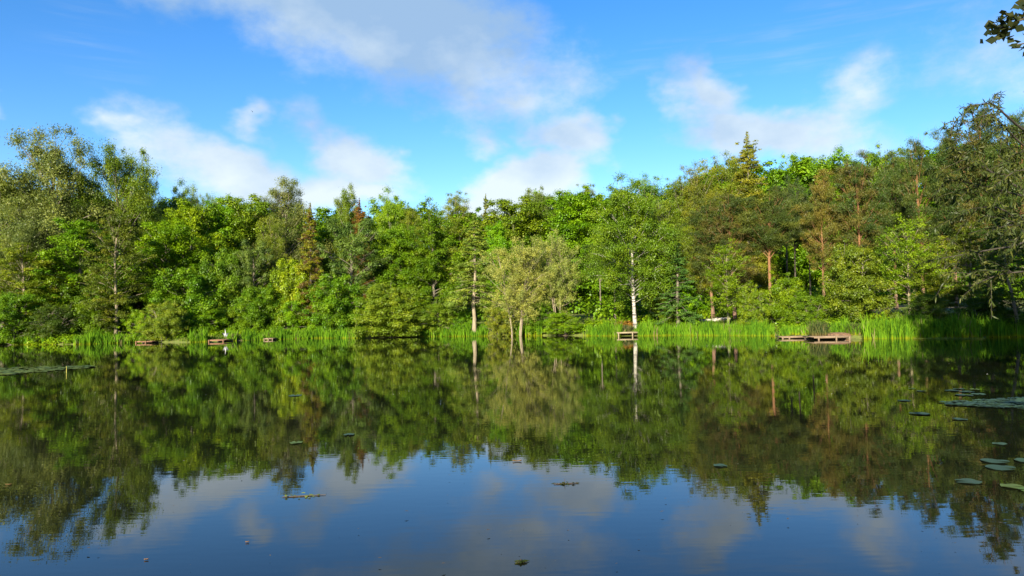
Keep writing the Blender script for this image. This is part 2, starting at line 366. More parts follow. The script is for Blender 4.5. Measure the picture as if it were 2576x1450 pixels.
# ------------------------------------------------------------------ trees of the far bank
LEAN = {1588: -3.5, 278: -5, 2545: -7, 362: 6, 62: -4, 2440: -2}
def tree(name, pk, col, bark, px, d, ytop, w, label, cat='tree', group=None, rz=None, ybase=None):
    p = at(px, 820, d); z0 = gz1(p[0], d)
    if ybase is not None: z0 = min(z0, at(px, ybase, d)[2])
    H = at(px, ytop, d)[2]-z0; Rw = w/2/F_PX*d
    tm, cm, zm, rm = PROTO[pk]
    root = empty(name, (p[0], d, z0), ((-math.atan(p[0]/d) if px in (1588, 1192) else hash_(px*7.1+d)) if rz is None else rz))
    root.scale = (Rw/rm, Rw/rm, H/zm)
    lean = LEAN.get(px, 0)
    if lean:
        root.rotation_euler.y = R(lean); root.location.x -= math.tan(R(lean))*H*.45
    link('trunk', tm, BARK[bark], root); link('crown', cm, LEAF[col], root)
    tag(root, label, cat, group); return root
def hash_(x): return (math.sin(x*12.9898)*43758.5453) % 6.283

WOOD_L, WOOD_C, WOOD_R = 'trees of the wood on the left', 'trees of the wood in the middle', 'trees of the wood on the right'
T = [
 # ---- left
 ('willow_tree','fine0','grey','grey',145,84,334,300,'tallest grey green willow above the left end of the wood',WOOD_L),
 ('poplar_tree','fine1','mid','grey',300,87,368,200,'tall open green poplar just right of the tallest grey willow',WOOD_L),
 ('willow_tree','fine2','blue','grey',362,90,430,105,'narrow bluish willow leaning into the sky gap right of the tall poplar',WOOD_L),
 ('willow_tree','fine1','yolive','grey',5,82,425,170,'yellowish olive willow cut by the left edge of the photo',WOOD_L),
 ('willow_tree','fine0','grey','grey',60,79,505,190,'lower grey willow in front of the tallest willow, near the left edge',WOOD_L),
 ('alder_tree','alder0','alder','pale',278,72.5,540,175,'dull olive alder with slender pale leaning trunk rising from the left reed bed',WOOD_L),
 ('sycamore_tree','maple0','green','grey',205,78,560,210,'dark green sycamore behind the olive alder and its pale trunk',WOOD_L),
 ('alder_tree','alder1','yolive','pale',62,74.5,610,210,'yellowish alder with two pale trunks at the far left of the bank',WOOD_L),
 ('sycamore_tree','low1','green','grey',120,76,690,170,'low sycamore with bright leaf tiers between the two left alders',WOOD_L),
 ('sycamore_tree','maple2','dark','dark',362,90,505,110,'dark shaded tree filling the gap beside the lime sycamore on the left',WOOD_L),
 # ---- middle left
 ('sycamore_tree','maple0','lime','grey',425,79,556,185,'lime green sycamore right of the dark gap in the left wood',WOOD_L),
 ('birch_tree','birch0','sage','birch',450,95,466,125,'pale bluish birch top on the skyline above the lime sycamore',WOOD_L),
 ('willow_tree','fine2','sage','grey',502,93,478,105,'feathery grey top on the skyline right of the pale birch top',WOOD_L),
 ('sycamore_tree','maple1','ygreen','grey',480,85,508,185,'bright yellow green sycamore below the feathery grey skyline top',WOOD_L),
 ('sycamore_tree','maple2','lime','grey',545,88,508,150,'vivid lime maple with leafy knobs high in the wood, left of middle',WOOD_L),
 ('elm_tree','maple0','mid','grey',620,92,496,185,'dull green elm with ragged top between vivid maple and feathery skyline willow',WOOD_L),
 ('sycamore_tree','low1','mid','grey',575,79.5,630,170,'mid green sycamore in the second row above the heron',WOOD_L),
 ('sycamore_tree','low0','green','grey',478,75.5,680,190,'deep green sycamore standing over the olive water side bush',WOOD_L),
 ('willow_tree','dense1','sage','grey',640,79,610,125,'grey green rounded tree beside the twiggy pale larch',WOOD_L),
 ('willow_tree','fine0','grey','grey',720,95,456,180,'feathery rounded willow forming the highest skyline bump left of middle',WOOD_L),
 ('larch_tree','soft1','larch','pale',685,82,545,100,'thin larch with many bare pale twigs beside the vivid sycamore',WOOD_L),
 ('sycamore_tree','low0','ygreen','grey',740,77.5,655,135,'vivid lime sycamore left of the golden spruce',WOOD_L),
 ('spruce_tree','spruce0','gold','dark',785,76.5,528,95,'narrow golden spruce with yellow tipped drooping boughs',WOOD_L),
 ('whitebeam_tree','dense0','sage','grey',880,80,550,200,'big rounded sage green tree between the golden spruce and the dark maples',WOOD_C),
 ('birch_tree','birch1','mid','birch',880,99,478,105,'pointed green birch on the skyline above the rounded sage tree',WOOD_C),
 ('larch_tree','larch0','russet','dark',907,93,515,105,'dead russet brown larch behind the rounded sage tree',WOOD_C),
 ('birch_tree','birch0','ygreen','birch',985,96,484,130,'yellow green birch top on the skyline right of the russet larch',WOOD_C),
 ('sycamore_tree','low0','green','grey',850,76,695,150,'green sycamore at the foot of the rounded sage tree',WOOD_C),
 ('sycamore_tree','low1','green','grey',655,75.5,720,140,'dark green low sycamore right of the heron',WOOD_C),
 # ---- middle
 ('maple_tree','maple2','green','grey',1095,80,543,160,'dark green maple with knobbly crown left of the pale trunked spruce',WOOD_C),
 ('maple_tree','maple0','green','grey',1010,82,570,150,'bright mid green maple between rounded sage tree and dark maple',WOOD_C),
 ('larch_tree','soft0','larch','grey',1040,96,522,110,'soft yellow green larch on the skyline left of the ragged ash',WOOD_C),
 ('ash_tree','sparse0','green','grey',1085,101,505,165,'ragged ash with open twiggy top on the middle skyline',WOOD_C),
 ('larch_tree','soft0','larch','grey',1160,100,488,125,'pointed larch on the skyline above the pale trunked spruce',WOOD_C),
 ('spruce_tree','spruce1','larch','grey',1228,104,500,70,'thin solitary spire of a conifer against the white cloud',WOOD_C),
 ('spruce_tree','spruceb','spruce','pale',1192,70,556,155,'light green spruce with bare pale trunk near the centre of the bank',WOOD_C),
 ('maple_tree','maple1','lime','grey',1252,88,562,100,'small lime maple between the pale trunked spruce and the olive willows',WOOD_C),
 ('maple_tree','maple0','mid','grey',1305,96,500,200,'rounded green maple above the olive willow on the left',WOOD_C),
 ('birch_tree','birch1','sage','birch',1352,103,476,140,'greyish birch on the skyline above the two olive willows',WOOD_C),
 ('ash_tree','maple2','lime','grey',1440,93,486,220,'wide vivid green ash above the right hand olive willow',WOOD_C),
 ('larch_tree','soft0','larch','grey',1478,105,468,110,'wispy larch tip on the skyline just left of the white birch',WOOD_C),
 ('maple_tree','maple1','green','dark',1340,84,600,170,'shaded green maple seen through the gap between the olive willows',WOOD_C),
 ('willow_tree','multi0','olive','pale',1298,66.5,602,165,'olive willow on several slim bare stems, left of its twin',WOOD_C),
 ('willow_tree','multi1','olive','pale',1408,68,578,150,'taller olive willow with cream catkin leaves, right of its twin',WOOD_C),
 # ---- right of the middle
 ('birch_tree','birch0','birchl','birch',1588,63.2,450,225,'white trunked silver birch standing behind the bright reed bed',WOOD_R),
 ('larch_tree','soft0','larch','grey',1668,66,500,160,'light green larch with rough trunk just right of the white birch',WOOD_R),
 ('larch_tree','soft1','bspruce','grey',1640,85,448,170,'blue green larch top on the skyline behind the white birch',WOOD_R),
 ('larch_tree','soft0','larch','grey',1712,84,450,150,'pale green larch on the skyline between the birch and the brownish larch',WOOD_R),
 ('larch_tree','soft1','larcho','grey',1768,83,420,150,'brownish olive larch with bare twigs, on the rising skyline',WOOD_R),
 ('ash_tree','soft1','larch','grey',1832,90,394,180,'green leafy crown on the skyline left of the tall pointed larch',WOOD_R),
 ('larch_tree','larch0','larcho','grey',1892,80,356,175,'tall pointed olive larch, highest spire of the right hand wood',WOOD_R),
 ('pine_tree','pine1','pine','pine',1795,67,500,140,'dark bluish pine left of the brown coned pine',WOOD_R),
 ('pine_tree','pine2','pineb','pine',1850,65,490,135,'brownish pine with heavy low boughs in front of the tall pointed larch',WOOD_R),
 ('pine_tree','pineh','pine','pine',1940,63,470,160,'pine with long bare orange trunk beside the dark gap',WOOD_R),
 ('maple_tree','dense0','lime','grey',2018,90,394,170,'vivid green maple top right of the tall pointed larch',WOOD_R),
 ('maple_tree','dense1','lime','grey',2095,90,388,175,'vivid green maple top above the golden brown pine',WOOD_R),
 ('pine_tree','pine1','pineg','pine',2078,61,432,118,'golden brown pine right of the dark gap with slim trunks',WOOD_R),
 ('pine_tree','pine0','pineb','pine',2168,60,392,140,'spreading pine with short orange trunk above the rounded green bush',WOOD_R),
 ('maple_tree','dense0','green','grey',2240,82,376,170,'green maple top on the skyline between two dark pines',WOOD_R),
 ('pine_tree','pine1','pine','pine',2258,64,385,118,'dark pine below the green maple top on the right skyline',WOOD_R),
 ('pine_tree','pine2','pine','pine',2328,60,352,118,'dark pointed pine left of the near willow twigs',WOOD_R),
 ('pine_tree','pine1','pine','pine',2408,58,326,135,'dark pine behind the arching tips of the near willow',WOOD_R),
 ('pine_tree','pine2','pineb','pine',2492,55,268,165,'tallest dark pine near the right edge of the photo',WOOD_R),
 ('pine_tree','pine1','pine','pine',2585,52,290,170,'dark pine cut by the right edge of the photo',WOOD_R),
 ('sycamore_tree','sparse0','ygreen','pale',1832,59.5,605,130,'thin yellow green tree with straight pale trunk behind the fallen log',WOOD_R),
 ('spruce_tree','spruce1','bspruce','grey',1705,62.5,610,120,'bluish green spruce with sweeping low sprays right of the birch',WOOD_R),
 ('ash_tree','sparse0','ygreen','pale',2290,51.5,540,165,'airy yellow green ash with thin pale stems right of the rounded bush',WOOD_R),
 ('oak_tree','sparse0','yolive','grey',2365,50.5,600,150,'dull olive tree in half shade right of the airy ash',WOOD_R),
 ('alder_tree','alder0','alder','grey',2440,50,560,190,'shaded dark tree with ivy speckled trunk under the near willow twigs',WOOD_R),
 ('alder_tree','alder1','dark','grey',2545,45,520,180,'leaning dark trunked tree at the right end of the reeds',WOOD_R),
 ('sycamore_tree','sapling0','lime','grey',1737,62,715,66,'small lime sycamore sapling at the foot of the bluish spruce',WOOD_R),
 # ---- slim trunks in the dark gap
 ('pine_tree','pineh','pine','dark',2005,68,455,90,'slim dark trunked pine, leftmost in the dark gap',WOOD_R),
 ('pine_tree','pineh','pine','dark',2042,67,470,80,'slim dark trunked pine in the dark gap behind the golden pine',WOOD_R),
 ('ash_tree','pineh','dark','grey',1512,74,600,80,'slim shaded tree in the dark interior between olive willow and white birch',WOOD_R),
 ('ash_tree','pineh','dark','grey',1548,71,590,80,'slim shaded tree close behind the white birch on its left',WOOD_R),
 ('pine_tree','pineh','pineb','dark',1985,72,450,90,'thin pine at the back of the dark gap',WOOD_R),
]
BUSHES = [
 ('bush','bush0','green',35,71.8,735,180,'dark overhanging bush at the water by the left edge'),
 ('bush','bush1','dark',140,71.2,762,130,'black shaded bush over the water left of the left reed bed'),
 ('bush','bush2','green',235,73.5,715,150,'green bush behind the left reed bed and the pale alder trunk'),
 ('bush','bush1','lime',360,71,775,100,'bright leafy bush left of the olive water side bush'),
 ('bush','bushr','yolive',415,69.5,758,112,'rounded olive bush at the water beside the leftmost fishing platform'),
 ('bush','bush2','lime',505,73.5,770,110,'bright leafy bush behind the grassy bank left of the heron'),
 ('bush','bush0','green',600,76,770,100,'dark green bush on the bank behind the heron'),
 ('bush','bush1','lime',735,76,745,130,'bright green bush under the vivid lime sycamore'),
 ('bush','bush2','green',860,75.5,760,110,'dark leafy bush behind the long middle reed bed'),
 ('bush','bushr','fresh',990,71.5,717,185,'large yellow green willow bush hanging over dark water in the middle'),
 ('bush','bush1','mid',1112,72,752,120,'grey green bush with pale slanting stems right of the large willow bush'),
 ('bush','bush2','lime',1165,70.5,780,60,'small bright bush at the foot of the pale trunked spruce'),
 ('bush','bush0','yolive',1258,67,772,80,'spiky yellow green bush at the water left of the bare willow stems'),
 ('bush','bush1','green',1352,67.5,765,90,'green bush right of the bare willow stems'),
 ('bush','bush2','ygreen',1428,65.3,782,110,'bright bush overhanging the water left of the bright reed bed'),
 ('bush','bush1','green',1690,63.5,770,80,'low bush under the bluish green spruce'),
 ('bush','bush1','ygreen',1893,58,720,85,'yellow green shrub right of the fallen pale log'),
 ('bush','bush2','ygreen',1958,58.5,690,145,'airy bright shrub standing over the dark inlet'),
 ('bush','bush0','green',2045,54.5,740,110,'leafy shrub behind the platforms on the right bank'),
 ('bush','bushr','fresh',2178,52,614,175,'big rounded bright green bush on the right bank'),
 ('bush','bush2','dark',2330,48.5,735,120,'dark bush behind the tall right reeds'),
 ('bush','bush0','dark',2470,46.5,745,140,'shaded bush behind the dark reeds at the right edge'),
]
for n, pk, c, b, px, d, yt, w, lab, g in T: tree(n, pk, c, b, px, d, yt, w, lab, 'tree', g)
for n, pk, c, px, d, yt, w, lab in BUSHES: tree(n, pk, c, 'pale' if px == 1112 else 'grey', px, d, yt, w, lab, 'bush', 'bushes along the far bank')

# the deep wood behind, one mass
def woodland():
    r = np.random.default_rng(5); V = []; Fs = []; Tt = []; n = 0
    keys = ['maple0', 'dense0', 'maple2', 'birch1']
    sky = [(-150, 450), (0, 470), (200, 500), (400, 515), (520, 522), (650, 526), (800, 530), (1000, 530), (1250, 545), (1450, 505), (1650, 480), (1800, 440), (1950, 420), (2200, 408), (2400, 385), (2750, 370)]
    xs = np.array(sky)
    for i in range(58):
        px = -180+i*51+r.normal()*12; d = 100+r.random()*16 - (14 if px > 1500 else 0)
        yt = np.interp(px, xs[:, 0], xs[:, 1])+r.normal()*12
        p = at(px, 820, d); z0 = gz1(p[0], d); H = at(px, yt, d)[2]-z0
        me = PROTO[keys[i % 4]][1]; co = np.empty(len(me.vertices)*3, np.float32); me.vertices.foreach_get('co', co); co = co.reshape(-1, 4, 3)
        t = np.empty(len(me.polygons), np.float32); me.attributes['tint'].data.foreach_get('value', t)
        sel = r.random(len(co)) < .5; co = co[sel].copy(); t = t[sel]
        c = co.mean(1, keepdims=True); co = c+(co-c)*1.4
        s = H/PROTO[keys[i % 4]][2]; a = r.random()*6.28; ca, sa = math.cos(a), math.sin(a)
        co = co @ np.array([[ca, sa, 0], [-sa, ca, 0], [0, 0, 1.]]); co = co*np.array([s*1.0, s*1.0, s])+np.array([p[0], d, z0])
        V.append(co.reshape(-1, 3)); Fs.append(np.arange(len(co)*4).reshape(-1, 4)+n); n += len(co)*4; Tt.append(t)
    p, q = [], []
    for i in range(420):
        px = -180+2900*r.random(); d = (82 if px < 1500 else 70)+22*r.random(); p.append(at(px, 820, d)[0]); q.append(d)
    p = np.array(p); q = np.array(q); s = 1.0+1.0*r.random(420)
    v, f, t = leaf_cloud(r, np.stack([p, q, gz(p, q)+s*.7*r.random(420)+.2], 1), np.stack([s, s, s*.9], 1), 150, .34, .26, up=.7)
    V.append(v); Fs.append(f+n); Tt.append(t)
    o = link('woodland', mesh_from('woodland', np.vstack(V), np.vstack(Fs), np.concatenate(Tt)), LEAF['green'])
    tag(o, 'deep shaded wood filling in behind the trees of the far bank', 'woodland', None, 'stuff')
woodland()

# ------------------------------------------------------------------ ground, water
def make_ground():
    n = 260
    u = np.linspace(-1, 1, n); gx = 100*u+1500*u**9
    w = np.linspace(-1, 1, n); gy = 48+78*w+1500*w**9
    X, Y = np.meshgrid(gx, gy); Z = gz(X.ravel(), Y.ravel())
    v = np.stack([X.ravel(), Y.ravel(), Z], 1)
    i = np.arange(n-1)[:, None]*n+np.arange(n-1)[None, :]
    f = np.stack([i, i+1, i+n+1, i+n], -1).reshape(-1, 4)
    m, nt, out = newmat('bank_ground'); L = nt.links.new
    tc = N(nt, 'ShaderNodeTexCoord'); n1 = N(nt, 'ShaderNodeTexNoise', i_Scale=.35, i_Detail=6.0); n2 = N(nt, 'ShaderNodeTexNoise', i_Scale=5.0, i_Detail=8.0)
    L(tc.outputs['Object'], n1.inputs['Vector']); L(tc.outputs['Object'], n2.inputs['Vector'])
    g = ramp(nt, n2.outputs['Fac'], [(.3, (.07, .11, .012)), (.55, (.14, .17, .02)), (.75, (.20, .19, .04))])
    s = ramp(nt, n2.outputs['Fac'], [(.3, (.05, .035, .02)), (.7, (.17, .12, .06))])
    k = ramp(nt, n1.outputs['Fac'], [(.50, (0, 0, 0)), (.62, (1, 1, 1))])
    mx = N(nt, 'ShaderNodeMix', data_type='RGBA'); L(k, mx.inputs[0]); L(g, mx.inputs[6]); L(s, mx.inputs[7])
    p = N(nt, 'ShaderNodeBsdfPrincipled', i_Roughness=.95); L(mx.outputs[2], p.inputs['Base Color'])
    b = N(nt, 'ShaderNodeBump', i_Strength=.5, i_Distance=.08); L(n2.outputs['Fac'], b.inputs['Height']); L(b.outputs[0], p.inputs['Normal'])
    L(p.outputs[0], out.inputs[0])
    tag(link('ground', mesh_from('ground', v, f, None, True), m), kind='structure')
make_ground()

def make_water():
    nx, ny = 40, 40
    X, Y = np.meshgrid(np.linspace(-85, 50, nx), np.linspace(1, 92, ny))
    v = np.stack([X.ravel(), Y.ravel(), np.zeros(nx*ny)], 1)
    i = np.arange(ny-1)[:, None]*nx+np.arange(nx-1)[None, :]
    f = np.stack([i, i+1, i+nx+1, i+nx], -1).reshape(-1, 4)
    m, nt, out = newmat('pond_water'); L = nt.links.new
    tc = N(nt, 'ShaderNodeTexCoord')
    def nz(scale, sx, sy, det):
        mp = N(nt, 'ShaderNodeMapping'); mp.inputs['Scale'].default_value = (sx, sy, 1); L(tc.outputs['Object'], mp.inputs[0])
        q = N(nt, 'ShaderNodeTexNoise', i_Scale=scale, i_Detail=det); L(mp.outputs[0], q.inputs['Vector']); return q.outputs['Fac']
    b1 = N(nt, 'ShaderNodeBump', i_Strength=1.0, i_Distance=.0006); L(nz(1.0, .45, 1.5, 2.0), b1.inputs['Height'])
    b2 = N(nt, 'ShaderNodeBump', i_Strength=1.0, i_Distance=.0004); L(nz(6.0, .5, 1.5, 1.0), b2.inputs['Height']); L(b1.outputs[0], b2.inputs['Normal'])
    p = N(nt, 'ShaderNodeBsdfPrincipled', i_Roughness=.010, i_IOR=1.36); p.inputs['Base Color'].default_value = (.008, .009, .0045, 1)
    L(b2.outputs[0], p.inputs['Normal']); L(p.outputs[0], out.inputs[0])
    tag(link('water', mesh_from('water', v, f), m), kind='structure')
make_water()

# ------------------------------------------------------------------ reeds
def reedmat(name, top, bot):
    m, nt, out = newmat(name); L = nt.links.new
    at_ = N(nt, 'ShaderNodeAttribute', attribute_name='along'); tt = N(nt, 'ShaderNodeAttribute', attribute_name='tint')
    top = np.array(top)
    a = ramp(nt, tt.outputs['Fac'], [(0, tuple(top*.5*np.array([.6, 1, 1.9]))), (.6, tuple(top)), (.90, tuple(top*1.25)), (.94, (.26, .21, .10))])
    k = ramp(nt, at_.outputs['Fac'], [(.0, (.9, .9, .9)), (.30, (0, 0, 0))])
    mx = N(nt, 'ShaderNodeMix', data_type='RGBA'); L(k, mx.inputs[0]); L(a, mx.inputs[6]); mx.inputs[7].default_value = (*bot, 1)
    d = N(nt, 'ShaderNodeBsdfDiffuse'); t = N(nt, 'ShaderNodeBsdfTranslucent'); L(mx.outputs[2], d.inputs[0]); L(mx.outputs[2], t.inputs[0])
    ms = N(nt, 'ShaderNodeMixShader', i_0=.4); L(d.outputs[0], ms.inputs[1]); L(t.outputs[0], ms.inputs[2]); L(ms.outputs[0], out.inputs[0]); return m
REED = reedmat('reed_blades', (.135, .262, .013), (.30, .30, .010))
REEDT = reedmat('rush_blades', (.10, .12, .03), (.16, .11, .04))

def blades(r, x, y, z, h, wd, lean=.18, seg=3):
    M = len(x); az = r.random(M)*6.283; le = np.abs(r.normal(size=M))*lean; face = r.random(M)*6.283
    V = []; al = []
    for k in range(seg+1):
        s = k/seg; off = le*h*s**1.8
        cx = x+np.cos(az)*off; cy = y+np.sin(az)*off; cz = z+h*s*(1-.12*le*s)
        w_ = wd*(1-s**2.2)*.5+.002
        V.append(np.stack([np.stack([cx-np.cos(face)*w_, cy-np.sin(face)*w_, cz], 1), np.stack([cx+np.cos(face)*w_, cy+np.sin(face)*w_, cz], 1)], 1)); al += [s, s]
    V = np.stack(V, 1)                       # M, seg+1, 2, 3
    v = V.reshape(-1, 3); k = (seg+1)*2
    b = np.arange(M)[:, None]*k
    f = np.stack([np.stack([b[:, 0]+2*q, b[:, 0]+2*q+1, b[:, 0]+2*q+3, b[:, 0]+2*q+2], 1) for q in range(seg)], 1).reshape(-1, 4)
    return v, f, np.repeat(r.random(M), seg), np.tile(np.array(al), M)

def shore_strip(r, px0, px1, n, back0, back1):
    """random points along the far shore between two picture columns; back > 0 is land"""
    px = px0+(px1-px0)*r.random(n)
    fx = np.array([a for a, b in far_px], float); fy = np.array([b for a, b in far_px], float)
    py = np.interp(px, fx, fy)
    P = np.array([onwater(a, b) for a, b in zip(px, py)]); bk = back0+(back1-back0)*r.random(n)
    dirv = P[:, :2]/np.linalg.norm(P[:, :2], axis=1)[:, None]
    return P[:, 0]+dirv[:, 0]*bk, P[:, 1]+dirv[:, 1]*bk
BEDS = [
 (190, 375, .95, -.4, 1.3, 1500, 'green reed bed at the foot of the pale alder trunk on the left'),
 (478, 522, 1.1, -.3, 1.0, 380, 'small reed clump left of the heron platform'),
 (572, 596, 1.0, -.2, 1.2, 260, 'narrow reed tuft right beside the heron'),
 (610, 915, .88, -.4, 1.3, 3400, 'long reed bed left of the large willow bush'),
 (1042, 1225, .95, -.4, 2.0, 2300, 'reed bed with yellow bases in front of the pale trunked spruce'),
 (1285, 1362, 1.15, -.3, 1.6, 900, 'yellow green reed clump around the bare willow stems'),
 (1478, 1560, .95, -.3, 1.4, 1300, 'tall bright reeds left of the middle fishing platform'),
 (1604, 1948, .92, -.4, 1.3, 4600, 'wide bright reed bed right of the white birch'),
 (1962, 2168, .75, .6, 2.0, 1900, 'short reeds behind the low timber edge on the right bank'),
 (2175, 2330, 1.3, -.4, 1.6, 2100, 'tall sunlit reeds right of the largest platform'),
 (2325, 2640, 1.1, -.1, 1.8, 3600, 'dark shaded reeds at the right edge'),
 (40, 130, 1.1, -.2, .6, 240, 'sparse dark reeds under the overhanging bush at the left edge'),
]
for i, (a, b, h, b0, b1, n, lab) in enumerate(BEDS):
    r = np.random.default_rng(300+i)
    x, y = shore_strip(r, a, b, n, b0, b1)
    # reeds stand in tufts
    k = max(4, n//14); tx, ty = shore_strip(r, a, b, k, b0, b1); pick = r.integers(0, k, n); m = r.random(n) < .6
    x = np.where(m, tx[pick]+r.normal(size=n)*.10, x); y = np.where(m, ty[pick]+r.normal(size=n)*.10, y)
    z = np.minimum(np.maximum(gz(x, y), -.1), .9)
    clump = 1+.16*np.sin(x*1.7+i)+.12*np.sin(x*4.1)+.1*np.sin(y*3.3+x)
    tuft = r.random(k)*.75+.50; hh = h*clump*(.55+.5*r.random(n))*np.where(m, tuft[pick], .8); hh *= np.where(r.random(n) < .03, 1.3, 1)
    v, f, t, al = blades(r, x, y, z, hh, .05+.03*r.random(n), .27)
    t = np.clip(t*.75+.25*np.repeat((np.sin(x*2.3)+1)/2, 3), 0, 1)
    o = link('reed_bed', mesh_from('reed_bed', v, f, t, extra={'along': ('POINT', al)}), REED)
    tag(o, lab, 'reeds', 'reed beds along the far bank', 'stuff')

# grass on the bank, low undergrowth
def grass():
    r = np.random.default_rng(77)
    x, y = shore_strip(r, -60, 2640, 26000, .5, 11)
    x2, y2 = shore_strip(r, 1640, 1960, 6000, 2, 9); x3, y3 = shore_strip(r, 455, 650, 3500, .3, 6)
    x = np.concatenate([x, x2, x3]); y = np.concatenate([y, y2, y3])
    v, f, t, al = blades(r, x, y, gz(x, y)-.02, .12+.2*r.random(len(x)), .04+.03*r.random(len(x)), .5, 2)
    G = reedmat('grass_blades', (.13, .19, .018), (.15, .17, .02))
    tag(link('grass', mesh_from('grass', v, f, t, extra={'along': ('POINT', al)}), G), 'short grass on the far bank', 'grass', None, 'stuff')
    segs = [(-60, 190, 230, .2, 3), (190, 470, 190, 1.8, 5), (520, 640, 120, 3.5, 6.5), (640, 930, 260, 2, 5), (1040, 1280, 200, 2, 6), (1280, 1480, 150, .6, 4), (1480, 1640, 70, 4, 8), (1640, 1900, 60, 9, 12), (1960, 2200, 110, 5, 9), (2200, 2640, 230, 2.2, 5)]
    X = []; Y = []
    for a, b, n, b0, b1 in segs:
        p, q = shore_strip(r, a, b, n, b0, b1); X.append(p); Y.append(q)
    x = np.concatenate(X); y = np.concatenate(Y); z = gz(x, y); n = len(x)
    s = .30+.30*r.random(n)
    cen = np.stack([x, y, z+.1+s*.5*r.random(n)], 1)
    v, f, t = leaf_cloud(r, cen, np.stack([s, s, s*.75], 1), 75, .20, .14, up=.8, out=.5, rnd=.8, ctint=.65)
    tag(link('undergrowth', mesh_from('undergrowth', v, f, t), LEAF['ygreen']), 'low leafy undergrowth along the foot of the wood', 'undergrowth', None, 'stuff')
grass()

# rush tussocks by the right platforms
for px, d, w, h, lab in ((2062, 47.6, .8, 1.0, 'brownish rush tussock between the two right platforms'), (2150, 47.4, .6, .8, 'dead brown rush tussock right of the largest platform'), (1578, 62.4, .8, .7, 'dull grassy tussock behind the middle platform at the birch foot')):
    r = np.random.default_rng(int(px)); p = at(px, 840, d); n = 420
    x = p[0]+r.normal(size=n)*w*.3; y = d+r.normal(size=n)*w*.25
    v, f, t, al = blades(r, x, y, np.full(n, .2), h*(.6+.5*r.random(n)), .035+.02*r.random(n), .45)
    tag(link('rush_tussock', mesh_from('rush_tussock', v, f, t, extra={'along': ('POINT', al)}), REEDT), lab, 'rushes', 'rush tussocks', 'stuff')

# ------------------------------------------------------------------ fishing platforms
def platform(px0, px1, py, depth, ztop, label, wood=WOOD, posts=(0.06, .72), fascia=.11, deckmat=None, sink=0.0, rot=0.0):
    pm = (px0+px1)/2; c = onwater(pm, py); d = c[1]; w = (px1-px0)/F_PX*d
    root = empty('fishing_platform', (c[0], d, 0), rot)
    m = MB(); k = 9
    for i in range(k):       # planks run back from the water
        m.box((-w/2+w*(i+.5)/k, depth/2+.03, ztop-.025+.004*math.sin(i*2.3)), (w/k-.014, depth, .05), t=(i*.37) % 1)
    link('deck', m.mesh('deck'), deckmat or wood, root)
    m = MB(); m.box((0, 0, ztop-.055), (w, .05, fascia)); link('front_beam', m.mesh('front_beam'), wood, root)
    for q in posts:
        m = MB(); m.tube([(-w/2+w*q, -.06, -.7), (-w/2+w*q, -.06, ztop-.01)], [.06, .055], 8); link('post', m.mesh('post'), WOODP if wood is WOODP else wood, root)
    m = MB(); m.box((0, depth-.2, ztop/2-.35), (w*.98, .08, ztop+.5)); link('back_board', m.mesh('back_board'), WOODD, root)
    tag(root, label, 'platform', 'fishing platforms on the far bank'); return root
platform(1553, 1606, 846, 1.6, .33, 'pale fishing platform below the white birch', WOODP, (.06, .72))
platform(524, 565, 861, 2.2, .21, 'reddish planked fishing platform where the heron stands', WOODR, (.05, .93), deckmat=WOODR)
platform(341, 383, 864, 1.4, .20, 'dark low fishing platform left of the olive water side bush', WOODR, (.05, .62))
platform(664, 687, 856, 1.3, .18, 'small dark fishing platform set into the long left reed bed', WOOD, (.05, .5, .95))
platform(2048, 2140, 855, 1.8, .21, 'largest fishing platform, low on the right bank by bare earth', WOOD, (.12, .60, .96))
platform(1966, 2030, 852.5, 1.0, .16, 'low timber edged platform left of the largest one', WOOD, (.04, .30, .97))
rb = platform(1204, 1230, 845, 1.2, .16, 'broken timber platform at the water near the centre', WOODP, (.15, .55, .9)); rb.rotation_euler = (0, R(3), R(-12))
# black sheet thrown over the broken platform
def tarp():
    p = onwater(1222, 842); m = 14; g = np.linspace(-.5, .5, m); X, Y = np.meshgrid(g, g)
    Z = .28+.30*np.exp(-((X-.42)**2)/.02)*(1-abs(Y)) + .05*np.sin(X*17+Y*9)+.04*np.sin(Y*21)
    v = np.stack([p[0]+X.ravel()*1.0, p[1]+.75+Y.ravel()*.6, Z.ravel()], 1); v2 = v-np.array([0, 0, .012])
    i = np.arange(m-1)[:, None]*m+np.arange(m-1)[None, :]; f = np.stack([i, i+1, i+m+1, i+m], -1).reshape(-1, 4)
    me = mesh_from('tarpaulin', np.vstack([v, v2]), np.vstack([f, f[:, ::-1]+m*m]), None, True)
    tag(link('tarpaulin', me, plain('black_sheet', (.012, .012, .014), .35, .3)), 'crumpled black sheet lying on the broken timber platform', 'tarpaulin')
tarp()
# bare earth behind the largest platform: a low worn mound
def earth():
    p = at(2110, 842, 47.6); n = 18; th = np.linspace(0, 6.283, n, endpoint=False); V = [(p[0]+.2, p[1]+.3, .40)]; 
    for q, z in ((.5, .37), (.8, .29), (1.0, .05)): V += [(p[0]+math.cos(a)*1.25*q*(1+.16*math.sin(3*a)+.08*math.sin(7*a)), p[1]+.2+math.sin(a)*.9*q, z) for a in th]
    f = [[0, 1+i, 1+(i+1) % n, 1+(i+1) % n] for i in range(n)]
    for k in range(2): f += [[1+k*n+i, 1+(k+1)*n+i, 1+(k+1)*n+(i+1) % n, 1+k*n+(i+1) % n] for i in range(n)]
    tag(link('bare_earth', mesh_from('bare_earth', np.array(V), f, None, True), plain('earth', (.15, .085, .042), .95, .45, 7, .9)), kind='structure')
earth()

